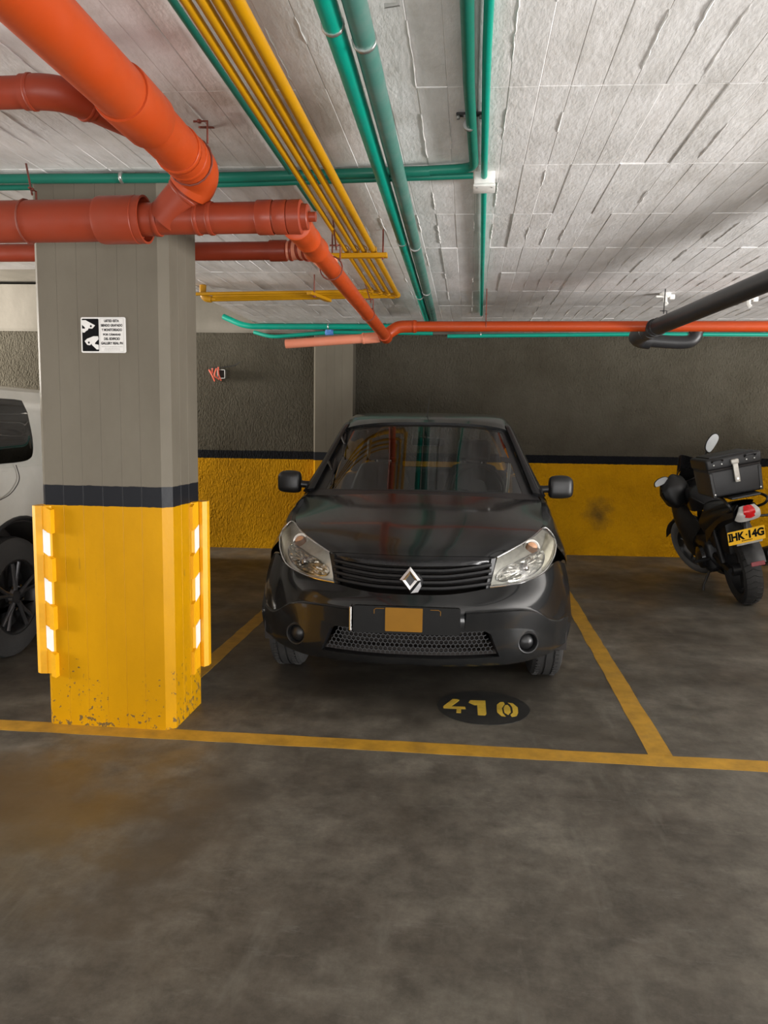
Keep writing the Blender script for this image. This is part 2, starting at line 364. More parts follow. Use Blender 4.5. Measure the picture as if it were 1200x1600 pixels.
ceiling = struct('ceiling', box(-9, 8, -8, 5.23, 2.538, 3.2).join(box(-2.325, 8, 5.23, 9.5, 2.538, 3.2)), 'ceiling')
struct('trim_3', box(-9, -2.325, 5.23, 9.5, 3.06, 3.2), 'concrete')
# the board-marked soffit: every board its own slightly uneven piece
PW = .098
def plank_mesh(L, v):
    e = .0022; r2 = random.Random(v); m = M(); d = [r2.uniform(-.0008, .0008) for _ in range(4)]
    o = [(0, 0), (PW, SH*PW), (PW, L+SH*PW), (0, L)]; i = [(e, e), (PW-e, SH*PW+e), (PW-e, L+SH*PW-e), (e, L-e)]
    vs = [(x, y, .02) for x, y in o]+[(x, y, .002) for x, y in o]+[(x, y, d[k]) for k, (x, y) in enumerate(i)]
    m.add(vs, [(0, 1, 5, 4), (1, 2, 6, 5), (2, 3, 7, 6), (3, 0, 4, 7), (4, 5, 9, 8), (5, 6, 10, 9), (6, 7, 11, 10), (7, 4, 8, 11), (8, 9, 10, 11)], False)
    return m
spots = []
for k in range(-2, 9):
    ys = S0+SL*k; yc = ys+SL*.5
    xa = -.62*yc-1.6; xb = .48*yc+1.9
    for i in range(int(xa/PW), int(xb/PW)+1):
        x = i*PW; y = ys+SH*x; L = SL
        if x < -2.325 and y+SL > 5.23: L = 5.23-y
        if x >= -2.325 and y+SL > wy(x)-.02: L = wy(x)-.02-y
        if L < .05: continue
        spots.append((math.hypot(x, y)+(0 if -.62*yc-.25 < x < .48*yc+.15 else 100), x, y, L, k))
spots.sort()
meshes = {}; stuffp = M(); fins = M()
for n, (d, x, y, L, k) in enumerate(spots):
    dz = rnd.uniform(-.0014, .0012)+(rnd.choice((-1, 1))*.003 if rnd.random() < .1 else 0)
    if n < 300 and abs(L-SL) < 1e-4:
        v = rnd.randrange(6)
        if v not in meshes:
            o = obj('board', plank_mesh(L, v), 'ceiling', ceiling); meshes[v] = o.data; o.location = (x, y, ZC+dz)
        else:
            o = bpy.data.objects.new('board', meshes[v]); C.objects.link(o); o.parent = ceiling; o.location = (x, y, ZC+dz)
    else:
        stuffp.join(plank_mesh(L, rnd.randrange(6)).xf(lambda a, b, c: (a+x, b+y, c+ZC+dz)))
    # mortar fins squeezed through the joints
    if rnd.random() < .5:
        a = rnd.uniform(0, .5)*L; bq = a+rnd.uniform(.2, .6)*L; bq = min(bq, L); ns = max(3, int((bq-a)/.03)); vs = []; fs = []
        for j in range(ns+1):
            yy = y+a+(bq-a)*j/ns; h = rnd.uniform(.0008, .0032)*(0 if j in (0, ns) else 1); wd = rnd.uniform(.0015, .004); jx = x+rnd.uniform(-.002, .002)
            vs += [(jx-wd, yy, ZC-.001), (jx+rnd.uniform(-.001, .001), yy, ZC-.002-h), (jx+wd, yy, ZC-.001)]
            if j: q = (j-1)*3; fs += [(q, q+1, q+4, q+3), (q+1, q+2, q+5, q+4)]
        fins.add(vs, fs, False)
    if rnd.random() < .6:
        vs = []; fs = []
        for j in range(5):
            xx = x+PW*j/4; yy = y+SH*(xx-x); h = rnd.uniform(.0002, .0013)
            vs += [(xx, yy-.001, ZC-.001), (xx, yy+rnd.uniform(-.0006, .0006), ZC-.001-h), (xx, yy+.001, ZC-.001)]
            if j: q = (j-1)*3; fs += [(q, q+1, q+4, q+3), (q+1, q+2, q+5, q+4)]
        fins.add(vs, fs, False)
o = obj('board_field', stuffp, 'ceiling', ceiling); o['kind'] = 'stuff'
o = obj('mortar_fin', fins, 'ceiling', ceiling); o['kind'] = 'stuff'

# ------------------------------------------------------------------ pillars
def grooved(x0, y0, x1, y1, gaps, depth, inward, wd=.0022):
    L = math.hypot(x1-x0, y1-y0); dx, dy = (x1-x0)/L, (y1-y0)/L; out = [(x0, y0)]
    for g in gaps:
        for s, dd in ((g-wd, 0), (g, depth*.35), (g+wd, 0)): out.append((x0+dx*s+inward[0]*dd, y0+dy*s+inward[1]*dd))
    return out
px0, px1, py0, py1, cf = -1.962, -1.343, 3.288, 3.675, .038
poly = grooved(px0+.02, py0, px1-cf, py0, [.09, .185, .28, .375, .465], .004, (0, 1))+grooved(px1-cf, py0, px1, py0+cf, [], 0, (0, 0))
poly += grooved(px1, py0+cf, px1, py1-.02, [.1, .2], .004, (-1, 0))+[(px1, py1-.02), (px1-.02, py1), (px0+.02, py1), (px0, py1-.02), (px0, py0+.02)]
pil = thing('concrete_pillar', 'square grey concrete pillar with black band and bright yellow base beside the dark car', 'pillar', (-1.65, 3.48, 0))
wobj('shaft', prism(poly, 'z', 0, 2.53), 'pillar', pil)
fx0, fx1, fy0 = -1.755, -1.305, 8.47
poly = [(fx0, fy0+.03), (fx0+.02, fy0)]+grooved(fx0+.02, fy0, fx1, fy0, [.13, .22, .31], .005, (0, 1))+[(fx1, fy0), (fx1, wy(fx1)+.1), (fx0, wy(fx0)+.1)]
pf = thing('concrete_pillar', 'pillar built into the back wall behind the dark car, its top under salmon pipe', 'pillar', (-1.53, 8.6, 0))
wobj('shaft', prism(poly, 'z', 0, 2.5), 'pillar', pf)

# corner guards
def guard(name, label, z0, z1, bead, strip, flange, patchf, root_loc):
    t = thing(name, label, 'corner guard', root_loc)
    wobj('bead', bead(z0, z1), 'guard', t); wobj('strip', strip(z0, z1), 'guard', t)
    seg = (z1-z0)/7
    for k in range(7):
        a = z1-seg*(k+1); b_ = z1-seg*k
        if k % 2 == 0: wobj('tab', flange(a, b_), 'guard', t)
        else: part_label(wobj('reflective_patch', patchf(a, b_), 'refl', t), 'white reflective patch')
    return t
yf = py0
guard('corner_guard', 'yellow rubber corner guard with white patches on pillar corner next to the pale car', .252, 1.05,
      lambda a, b: prism([(-1.955, yf-.012), (-1.985, yf-.016), (-2.006, yf-.004), (-2.012, yf+.02), (-2.006, yf+.075), (-1.962, yf+.09), (-1.962, yf+.02), (-1.945, yf)], 'z', a, b),
      lambda a, b: prism([(-1.957, yf), (-1.957, yf-.010), (-1.918, yf-.010), (-1.914, yf)], 'z', a, b),
      lambda a, b: prism([(-1.922, a-.004), (-1.900, a-.012), (-1.900, b-.016), (-1.922, b-.004)], 'y', yf-.034, yf-.0005),
      lambda a, b: prism([(-1.953, a+.012), (-1.919, a-.012), (-1.919, b-.014), (-1.953, b+.006)], 'y', yf-.0125, yf-.0102), (-1.95, yf, .252))
xf = px1
guard('corner_guard', 'yellow rubber corner guard with white patches on pillar corner facing the dark car', .205, 1.052,
      lambda a, b: prism([(xf+.012, py1-.045), (xf+.03, py1-.05), (xf+.046, py1-.025), (xf+.046, py1+.01), (xf+.02, py1+.03), (xf-.06, py1+.034), (xf-.06, py1), (xf, py1)], 'z', a, b),
      lambda a, b: prism([(xf, py1-.045), (xf+.010, py1-.045), (xf+.010, py1-.115), (xf, py1-.12)], 'z', a, b),
      lambda a, b: prism([(py1-.118, a-.004), (py1-.145, a-.012), (py1-.145, b-.016), (py1-.118, b-.004)], 'x', xf+.0005, xf+.016),
      lambda a, b: prism([(py1-.05, a+.012), (py1-.108, a-.012), (py1-.108, b-.014), (py1-.05, b+.006)], 'x', xf+.0102, xf+.0125), (xf, py1-.06, .205))

# camera warning sign on the near pillar
sg = thing('warning_sign', 'small black and white camera surveillance sign on the grey pillar', 'sign', (-1.637, py0, 1.826))
sx0, sx1, sz0, sz1 = -.1045, .1045, -.078, .078
def rrect(x0, x1, z0, z1, r, n=4):
    out = []
    for cx, cz, a0 in ((x1-r, z1-r, 0), (x0+r, z1-r, 90), (x0+r, z0+r, 180), (x1-r, z0+r, 270)):
        out += [(cx+r*math.cos(R(a0+90*i/n)), cz+r*math.sin(R(a0+90*i/n))) for i in range(n+1)]
    return out
obj('plate', prism(rrect(sx0, sx1, sz0, sz1, .007), 'y', -.004, -.0002), 'signw', sg)
part_label(obj('picture_panel', prism(rrect(-.0985, -.0205, -.0715, .0715, .004), 'y', -.0046, -.004), 'ink', sg), 'black panel with two white camera pictures')
def cam_icon(pts): return prism(pts, 'y', -.0052, -.0046)
def sgp(px, py): return (-.1045+(px-185)/830*.209, .078-(py-195)/655*.156)
ic1 = [(208, 250), (280, 250), (455, 345), (400, 405), (330, 400), (318, 430), (280, 450), (255, 478), (215, 475), (210, 405), (268, 405), (262, 380), (208, 330)]
ic2 = [(250, 635), (300, 590), (420, 545), (505, 545), (512, 600), (450, 660), (440, 690), (478, 695), (512, 705), (512, 790), (475, 790), (385, 705), (385, 680), (350, 712), (300, 705)]
for ic, lens in ((ic1, (376, 360)), (ic2, (330, 662))):
    q = obj('camera_picture', cam_icon([sgp(*p) for p in ic]), 'signw', sg)
    lx, lz = sgp(*lens); obj('lens_dot', prism([(lx+.0042*math.cos(R(a)), lz+.0048*math.sin(R(a))) for a in range(0, 360, 30)], 'y', -.0058, -.0052), 'ink', q)
def stand(m, x, z, y): return m.xf(lambda a, b, c: (a+x, y+c, b+z))
lines = [('USTED ESTA', .070), ('SIENDO GRABADO', .101), ('Y MONITOREADO', .096), ('POR CÁMARAS', .082), ('DEL EDIFICIO', .074), ('GALLERY REAL PH', .103)]
for i, (s, wd) in enumerate(lines):
    zz = .062-i*.0196
    obj('lettering', stand(text_mesh(s, wd, .0118, bold=.05), .0405, zz, -.0043), 'ink', sg)
for i, wd in enumerate((.098, .07, .076)):
    m = M(); xx = -wd/2
    while xx < wd/2:
        l = rnd.uniform(.004, .011); m.join(box(.0405+xx, .0405+min(xx+l, wd/2), -.0044, -.004, -.0512-i*.0072-.0015, -.0512-i*.0072+.0015)); xx += l+.002
    obj('small_print', m, 'greyink', sg)
m = tube([(x, -.0044, z) for x, z in rrect(-.014, .0955, -.0725, .0725, .004)], .0006, 5, closed=True); obj('border_line', m, 'greyink', sg)

# painted markings on the floor
def fpaint(name, label, poly, mat, h=.0015, cat='floor line'):
    cx = sum(p[0] for p in poly)/len(poly); cy = sum(p[1] for p in poly)/len(poly)
    o = obj(name, prism(poly, 'z', 0.0002, h), mat, origin=(cx, cy, 0)); return tag(o, label, cat)
def rag(a, b, off, n=26, amp=.004):
    out = []
    for i in range(n+1):
        t = i/n; out.append((a[0]+(b[0]-a[0])*t+off[0]*rnd.uniform(-amp, amp), a[1]+(b[1]-a[1])*t+off[1]*rnd.uniform(-amp, amp)))
    return out
fpaint('parking_line', 'worn yellow line painted across the floor in front of the pillar and dark car', rag((-6, 3.134), (5.2, 3.280), (0, 1), 90)+rag((5.2, 3.392), (-6, 3.246), (0, 1), 90), 'line')
fpaint('parking_line', 'straight yellow bay line running back along the floor between dark car and motorcycle', rag((.832, 3.338), (.832, 8.5), (1, 0), 50)+rag((.938, 8.5), (.938, 3.34), (1, 0), 50), 'line')
fpaint('parking_line', 'yellow bay line on the floor between the pillar and the dark car', rag((-1.575, 3.69), (-1.575, 8.4), (1, 0), 50)+rag((-1.478, 8.4), (-1.478, 3.69), (1, 0), 50), 'line')
ov = [(.11+.237*math.cos(R(a))*(1+rnd.uniform(-.012, .012)), 3.812+.238*math.sin(R(a))*(1+rnd.uniform(-.012, .012))) for a in range(0, 360, 6)]
bn = thing('bay_number', 'black painted oval with stencilled yellow number 410 on the floor before the car', 'floor number', (.11, 3.812, 0))
wobj('oval', prism(ov, 'z', .0002, .0014), 'oval', bn)
# stencil glyphs in 0..1 boxes (x right, y up)
g4 = [[(.62, 1), (.40, 1), (.0, .42), (.02, .28), (.60, .28), (.60, .0), (.80, .0), (.80, .28), (1.0, .30), (.98, .46), (.36, .44), (.72, .93)]]
g1 = [[(0, .80), (.10, .98), (.98, 1), (1, .1), (.92, .0), (.52, .0), (.50, .66), (.35, .64)]]
g0 = [[(.36, 1), (.20, .98), (.02, .78), (.0, .55), (.0, .25), (.18, .02), (.38, .0), (.26, .22), (.24, .55), (.40, .85)], [(.55, .97), (.80, .93), (1, .66), (.98, .3), (.88, .08), (.66, .0), (.60, .12), (.74, .3), (.74, .66), (.66, .85)], [(.42, .78), (.32, .55), (.34, .25), (.5, .12), (.64, .32), (.64, .62), (.54, .80)]]
for nm, gl, x0, x1, y0, y1 in (('digit_four', g4, -.095, .02, 3.71, 3.905), ('digit_one', g1, .035, .125, 3.695, 3.905), ('digit_zero', g0, .18, .288, 3.695, 3.9)):
    m = M()
    for pl in gl: m.join(prism([(x0+(x1-x0)*a, y0+(y1-y0)*b) for a, b in pl], 'z', .0014, .0022))
    wobj(nm, m, 'digit', bn)
# ------------------------------------------------------------------ overhead pipes
def hanger(label, x, y, zp, r, mat='rust', group=None, axis='y', top=None, to=None):
    t = thing('pipe_hanger', label, 'pipe hanger', (x, y, zp), group=group); top = top or ZC+.012
    f = (lambda a, b, c: (a, b, c)) if axis == 'y' else (lambda a, b, c: (b, a, c))
    pts = [f(r*math.sin(R(a)), 0, -r*math.cos(R(a))) for a in range(0, 360, 20)]
    obj('clamp_band', tube(pts, .0035, 6, closed=True), mat, t)
    obj('bracket', tube([f(r*.8, 0, r*.7), f(r*.8, 0, r+.05), f(r*.8-.05, 0, r+.05)], .004, 6), mat, t)
    e = (to[0]-x, to[1]-y, top-zp) if to else f(r*.45, 0, top-zp)
    obj('rod', tube([f(r*.45, 0, r+.03), e], .004, 6), mat, t)
    obj('nut', lathe([(0, 0), (0, .008), (.01, .008), (.01, 0)], f(r*.45, 0, r+.045), (0, 0, 1), 6), mat, t)
    return t
# thick diagonal drain and its elbow
dp = thing('drain_pipe', 'thick orange drain pipe passing high overhead from the near top left corner', 'pipe', (-1.0, 2.0, 2.36))
wobj('pipe', tube([(-.985, -1.0, 2.375), (-1.0, 2.36, 2.36)], .077, 28), 'orange', dp)
wobj('socket', lathe([(0, .077), (0, .084), (.012, .086), (.20, .086), (.215, .079), (.225, .077)], (-1.0, 2.14, 2.361), (-.013, 1, 0), 28), 'orange', dp)
wobj('pipe', tube([(-1.0, 2.36, 2.36), (-1.008, 2.66, 2.36)], .076, 28), 'orange', dp)
wobj('elbow', tube(cr1([(-1.007, 2.60, 2.36), (-1.009, 2.70, 2.36), (-1.012, 2.775, 2.353), (-1.03, 2.815, 2.332), (-1.058, 2.83, 2.302)], 6), .080, 28), 'orange', dp)
for y in (2.585, 2.655): wobj('collar', ring((-1.007, y, 2.36), (0, 1, 0), .078, .022), 'orange', dp)
# main horizontal drain
mp = thing('drain_pipe', 'large orange drain pipe running crosswise just in front of the grey pillar top', 'pipe', (-1.4, 2.86, 2.2))
ym = 2.86; zm = 2.206
wobj('pipe', tube([(-4.0, ym, zm), (-1.40, ym, zm)], .078, 32), 'mainpipe', mp)
wobj('coupling', lathe([(0, .078), (0, .085), (.012, .088), (.15, .088), (.152, .086), (.178, .088), (.182, .088), (.182, .080), (.10, .080)], (-1.425, ym, zm), (1, 0, 0), 32), 'mainpipe', mp)
wobj('reducer', lathe([(.0, .079), (.045, .078), (.05, .062), (.12, .06), (.12, .0)], (-1.32, ym, zm), (1, 0, 0), 28), 'mainpipe', mp)
wobj('tee_body', tube([(-1.21, ym, zm), (-.64, ym, zm)], .0565, 28), 'mainpipe', mp)
for x, w_, k in ((-1.195, .02, .062), (-1.035, .016, .060), (-.985, .018, .060), (-.775, .06, .0615), (-.715, .05, .0605)): wobj('collar', ring((x, ym, zm), (1, 0, 0), k-.003, w_), 'mainpipe', mp)
wobj('branch', tube([(-1.17, ym, zm), (-1.045, 2.825, 2.315)], .068, 28), 'mainpipe', mp)
wobj('collar', ring((-1.075, 2.834, 2.29), (.125, -.035, .115), .068, .014), 'mainpipe', mp)
wobj('end_cap', lathe([(0, .0), (0, .056), (.004, .061), (.05, .062), (.054, .056), (.054, .047), (.075, .046), (.078, .042), (.078, .018), (.105, .018), (.105, 0)], (-.69, ym, zm), (1, 0, 0), 28), 'mainpipe', mp)
# run to the back
bp = thing('drain_pipe', 'orange drain pipe leading away from the capped tee towards the far crosswise pipe', 'pipe', (-.66, 4, 2.15))
p0 = Vector((-.665, 2.90, 2.185)); p1 = Vector((-.672, 5.98, 2.148)); dv = (p1-p0).normalized()
wobj('pipe', tube([p0+dv*.3, p1], .041, 22), 'orange', bp)
wobj('socket', lathe([(-.005, 0), (-.005, .05), (0, .058), (.05, .056), (.12, .052), (.2, .050), (.205, .053), (.22, .053), (.225, .050), (.36, .050), (.37, .0535), (.39, .0535), (.395, .041), (.40, .041)], p0+Vector((0, -.02, 0)), dv, 24), 'orange', bp)
wobj('tee', lathe([(0, .041), (0, .050), (.16, .050), (.16, .044), (.17, .0), ], p1-dv*.06, dv, 24), 'orange', bp)
# far crosswise pipe
fp = thing('drain_pipe', 'long orange drain pipe running crosswise below the ceiling near the back wall', 'pipe', (.9, 6.08, 2.2))
wobj('pipe', tube([(-.50, 6.06, 2.228), (4.45, 6.12, 2.236)], .040, 22), 'orange', fp)
wobj('elbow', tube(cr1([(-.66, 6.03, 2.165), (-.62, 6.045, 2.195), (-.57, 6.055, 2.222), (-.49, 6.06, 2.228), (-.43, 6.06, 2.228)], 5), .047, 22), 'orange', fp)
wobj('collar', ring((-.45, 6.06, 2.228), (1, 0, 0), .046, .02), 'orange', fp)
sp_ = thing('drain_pipe', 'short salmon drain pipe with open end above the wall pillar behind the car', 'pipe', (-1.1, 6.0, 2.12))
wobj('pipe', lathe([(0, .030), (0, .036), (.02, .036), (.62, .036), (.62, .042), (.73, .042), (.76, .038), (.76, 0)], (-1.475, 6.03, 2.088), (.79, 0, .055), 22), 'pink', sp_)
wobj('pipe_inside', lathe([(.02, .0), (.02, .031), (0, .031)], (-1.475, 6.03, 2.088), (.79, 0, .055), 22), 'gap', sp_)
wobj('collar', ring((-.845, 6.03, 2.133), (.79, 0, .055), .041, .012), 'pink', sp_)
# dark red pipe behind the pillar
rp = thing('drain_pipe', 'dull red drain pipe running crosswise behind the grey pillar', 'pipe', (-1.5, 3.92, 2.33))
wobj('pipe', tube([(-5, 3.92, 2.344), (-1.03, 3.92, 2.328)], .046, 24), 'redpipe', rp)
wobj('coupling', lathe([(0, .046), (0, .053), (.085, .053), (.09, .047)], (-1.04, 3.92, 2.328), (1, 0, 0), 24), 'redpipe', rp)
wobj('elbow', tube(cr1([(-.97, 3.92, 2.328), (-.92, 3.92, 2.328), (-.86, 3.90, 2.325), (-.79, 3.85, 2.30), (-.70, 3.75, 2.22)], 6), .047, 24), 'pink', rp)
for q, d in (((-.93, 3.92, 2.328), (1, 0, 0)), ((-.88, 3.905, 2.326), (1, -.3, 0)), ((-.83, 3.88, 2.315), (1, -.6, -.3))): wobj('collar', ring(q, d, .048, .014), 'redpipe', rp)
# short pipe at top left
sl = thing('drain_pipe', 'short orange branch pipe bending in behind the thick overhead drain at upper left', 'pipe', (-1.3, 2.2, 2.37))
wobj('pipe', tube([(-4, 2.12, 2.375), (-1.25, 2.15, 2.37)], .043, 24), 'redpipe', sl)
wobj('elbow', tube(cr1([(-1.29, 2.15, 2.37), (-1.235, 2.152, 2.37), (-1.19, 2.17, 2.37), (-1.16, 2.21, 2.37), (-1.14, 2.25, 2.37)], 6), .0475, 24), 'redpipe', sl)
wobj('collar', ring((-1.265, 2.15, 2.37), (1, 0, 0), .046, .012), 'redpipe', sl); wobj('collar', ring((-1.15, 2.235, 2.37), (.5, 1, 0), .047, .012), 'redpipe', sl)
wobj('branch', tube([(-1.15, 2.235, 2.37), (-1.04, 2.46, 2.365)], .043, 24), 'redpipe', sl)

# gas pipes
gx = [-.683, -.643, -.606, -.562]; fxs = [-.725, -.668, -.615, -.555]; fys = [5.57, 5.63, 5.69, 5.76]; zg = 2.415
lab = ['thinnest and leftmost', 'second from left', 'third from left', 'rightmost and thickest']
for i in range(4):
    r = (.0125, .0145, .0145, .0175)[i]
    t = thing('gas_pipe', 'yellow gas pipe, %s of the four side by side under the ceiling' % lab[i], 'pipe', (gx[i], 2, zg), group='bundle of yellow gas pipes')
    xb = fxs[i]; far = -1.965 if i < 3 else -2.06
    wobj('pipe', pipe([(gx[i]-(xb-gx[i])*.28, -1.5, zg), (gx[i], 1.82, zg), (xb, fys[i], zg), (far, fys[i]+.09, zg-.002*i)] if i else [(gx[i]-(xb-gx[i])*.28, -1.5, zg), (gx[i], 1.82, zg), (xb, fys[i], zg), (-2.33, fys[i]+.09, zg)], r, bend=.04, n=14, seg=5), 'yellowpipe', t)
    wobj('elbow', tube([(xb+.0, fys[i]-.05, zg), (xb, fys[i]-.012, zg)], r+.005, 14), 'yellowpipe', t)
    wobj('coupling', tube([(xb-.02, fys[i]+.001, zg), (xb-.06, fys[i]+.003, zg)], r+.005, 14), 'yellowpipe', t)
    if i == 3:
        wobj('riser', tube(cr1([(-2.02, fys[i]+.09, zg-.006), (-2.07, fys[i]+.09, zg+.004), (-2.09, fys[i]+.09, zg+.04), (-2.09, fys[i]+.09, 2.518)], 6), .026, 14), 'yellowpipe', t)
st = thing('pipe_strut', 'yellow metal strut carrying the four yellow gas pipes', 'bracket', (-.62, 4.29, 2.38))
wobj('channel', box(-.80, -.475, 4.275, 4.315, 2.370, 2.395, .003), 'yellowpipe', st)
wobj('rod', tube([(-.50, 4.295, 2.36), (-.50, 4.295, 2.525)], .005, 6), 'rust', st); wobj('rod', tube([(-.785, 4.295, 2.36), (-.785, 4.295, 2.525)], .005, 6), 'rust', st)
for i in range(4):
    f = (4.29-1.82)/(fys[i]-1.82); x = gx[i]+(fxs[i]-gx[i])*f
    wobj('pipe_clip', tube([(x-.022, 4.295, 2.396), (x-.02, 4.295, 2.425), (x, 4.295, 2.440), (x+.02, 4.295, 2.425), (x+.022, 4.295, 2.396)], .003, 6), 'yellowpipe', st)
s2 = thing('pipe_strut', 'short tilted yellow bracket holding the crosswise yellow pipes behind the pillar', 'bracket', (-1.1, 5.66, 2.39))
wobj('channel', box(-.02, .02, -.17, .17, -.012, .012, .003).xf(lambda a, b, c: (a*.97+b*.25-1.12, b*.97-a*.25+5.62, c+2.385)), 'yellowpipe', s2)
wobj('rod', tube([(-1.135, 5.50, 2.38), (-1.135, 5.50, 2.525)], .005, 6), 'rust', s2)
wobj('bolt', lathe([(0, 0), (0, .012), (.012, .012), (.012, 0)], (-1.135, 5.50, 2.36), (0, 0, 1), 6), 'rust', s2)

# conduits
def conduit(label, pts, r, mat, clips=(), bend=None, n=14, cat='conduit', group=None, clipmat='steel', name='conduit'):
    t = thing(name, label, cat, pts[0], group=group)
    wobj('tube', pipe(pts, r, bend, n, 6), mat, t)
    for (q, d) in clips:
        wobj('clip', ring(q, d, r, .012, 16, .0035), clipmat, t)
    return t
conduit('thin green conduit against the ceiling left of the yellow gas pipes', [(-.762, -1, 2.497), (-.78, 3.80, 2.497)], .0105, 'dteal')
conduit('teal conduit, left one of the thick pair under the ceiling', [(-.35, -1.5, 2.435), (-.366, 2.2, 2.435), (-.412, 7.2, 2.435)], .027, 'teal', [((-.366, 1.99, 2.435), (0, 1, 0)), ((-.387, 4.2, 2.435), (0, 1, 0)), ((-.40, 5.9, 2.435), (0, 1, 0))])
conduit('grey-green overpainted conduit, right one of the thick pair under the ceiling', [(-.272, -1.5, 2.433), (-.298, 2.2, 2.435), (-.352, 7.2, 2.435)], .030, 'weathered', [((-.297, 2.07, 2.433), (0, 1, 0)), ((-.322, 4.3, 2.433), (0, 1, 0)), ((-.338, 5.7, 2.433), (0, 1, 0))])
conduit('green conduit along the ceiling bending left into the crosswise green conduit', [(-.062, -1, 2.492), (-.028, 2.5, 2.492), (-.006, 3.245, 2.492), (-.21, 3.262, 2.492)], .0185, 'dteal', [((-.027, 2.80, 2.492), (.03, 1, 0))], .07)
conduit('thin pale green conduit along the ceiling passing through the white junction box', [(.014, -1, 2.50), (.023, 2.3, 2.50), (.036, 3.4, 2.50), (.088, 7.3, 2.50)], .0135, 'teal')
conduit('upper green conduit crossing under the ceiling in front of the pillar', [(-5, 3.17, 2.490), (-2.067, 3.235, 2.490), (-1.115, 3.285, 2.490), (-.19, 3.262, 2.490)], .0205, 'dteal', [((-1.52, 3.255, 2.490), (1, .05, 0))], .3)
conduit('lower dark green conduit crossing under the ceiling beside the upper one', [(-5, 3.27, 2.482), (-2.1, 3.325, 2.482), (-1.128, 3.352, 2.482), (-.01, 3.318, 2.486)], .013, 'dteal', bend=.3)
jb = thing('junction_box', 'small white junction box on the ceiling over thin pale green conduit', 'junction box', (.038, 3.42, 2.49))
wobj('body', box(-.006, .082, 3.37, 3.47, 2.468, 2.525, .006, 2), 'white', jb); wobj('lid', box(-.009, .085, 3.367, 3.473, 2.458, 2.470, .004, 2), 'white', jb)
for q in ((.006, 3.385), (.07, 3.385)): wobj('screw', lathe([(0, 0), (0, .004), (.003, .004), (.003, 0)], (q[0], q[1], 2.456), (0, 0, 1), 8), 'steel', jb)
cb = thing('conduit_bracket', 'small dark saddle bracket fixing the green conduit to the ceiling', 'bracket', (-.028, 2.76, 2.51))
wobj('saddle', box(-.072, .02, 2.748, 2.772, 2.507, 2.516, .002), 'black', cb)
for x in (-.065, .013): wobj('bolt', lathe([(0, 0), (0, .006), (.012, .006), (.012, 0)], (x, 2.76, 2.497), (0, 0, 1), 8), 'steel', cb)
cc = thing('ceiling_anchor', 'bare metal anchor stub left in the ceiling beside the grey-green conduit', 'anchor', (-.2, 2.02, 2.5))
wobj('bolt', tube([(-.205, 2.02, 2.525), (-.205, 2.02, 2.49), (-.24, 2.02, 2.488)], .006, 8), 'steel', cc); wobj('washer', lathe([(0, 0), (0, .011), (.004, .011), (.004, 0)], (-.205, 2.02, 2.51), (0, 0, 1), 10), 'steel', cc)
# far wall conduits
conduit('thicker teal conduit crossing beneath the ceiling edge near the back wall', [(-2.66, 8.08, 2.60), (-2.40, 8.0, 2.486), (-.53, 8.02, 2.482), ], .030, 'teal', [((-1.5, 8.01, 2.484), (1, 0, 0))], .12)
conduit('thinner teal conduit low along the back wall with a blue clip', [(-2.42, 8.42, 2.478), (-2.2, 8.34, 2.415), (-1.5, 8.34, 2.47), (-.42, 8.42, 2.465)], .021, 'teal', [((-1.2, 8.37, 2.467), (1, 0, 0))], .1)
bcl = thing('pipe_clip', 'blue plastic clip round the thinner teal conduit near the back wall', 'clip', (-1.55, 8.34, 2.465)); wobj('band', ring((-1.55, 8.34, 2.465), (1, 0, 0), .024, .09, 16, .006), 'blue', bcl); wobj('tongue', box(-1.58, -1.52, 8.30, 8.315, 2.46, 2.51, .003), 'blue', bcl)
conduit('long teal conduit along the top of the back wall above the motorcycle', [(-.26, 8.42, 2.435), (1.75, 8.47, 2.464), (4.4, 8.68, 2.482)], .021, 'teal', [((.1, 8.43, 2.455), (1, 0, 0)), ((2.3, 8.5, 2.467), (1, 0, 0))], .3)

# black drain with trap
bk = thing('drain_pipe', 'black drain pipe slanting down overhead at right with a trap at its end', 'pipe', (1.2, 5.2, 2.1))
K = 1.18
def bs(p): return (p[0]*K, p[1]*K, 1.43+(p[2]-1.43)*K)
wobj('pipe', pipe([(2.275, 1.43, 2.535), (2.27, 1.46, 2.425), bs((1.62, 2.8, 2.215)), bs((1.135, 5.32, 2.085))], .062, .1, 26), 'black', bk)
wobj('elbow', tube(cr1([bs(q) for q in ((1.165, 5.18, 2.092), (1.135, 5.33, 2.085), (1.125, 5.40, 2.072), (1.16, 5.45, 2.06), (1.22, 5.46, 2.052))], 6), .069, 26), 'black', bk)
for q, d in (((1.172, 5.13, 2.095), (-.19, 1, -.05)), ((1.15, 5.25, 2.089), (-.19, 1, -.05))): wobj('collar', ring(bs(q), d, .066, .028), 'black', bk)
wobj('trap', tube(cr1([bs(q) for q in ((1.17, 5.455, 2.058), (1.3, 5.47, 2.048), (1.42, 5.48, 2.043), (1.49, 5.48, 2.05), (1.525, 5.48, 2.085), (1.53, 5.48, 2.13))], 6), .052, 24), 'black', bk)
wobj('collar', ring(bs((1.53, 5.48, 2.12)), (0, 0, 1), .054, .034), 'black', bk)
hanger('dark steel hanger looped round the slanting black drain pipe at right', 1.396, 5.98, 2.216, .065, 'black', to=(1.47, 6.15))
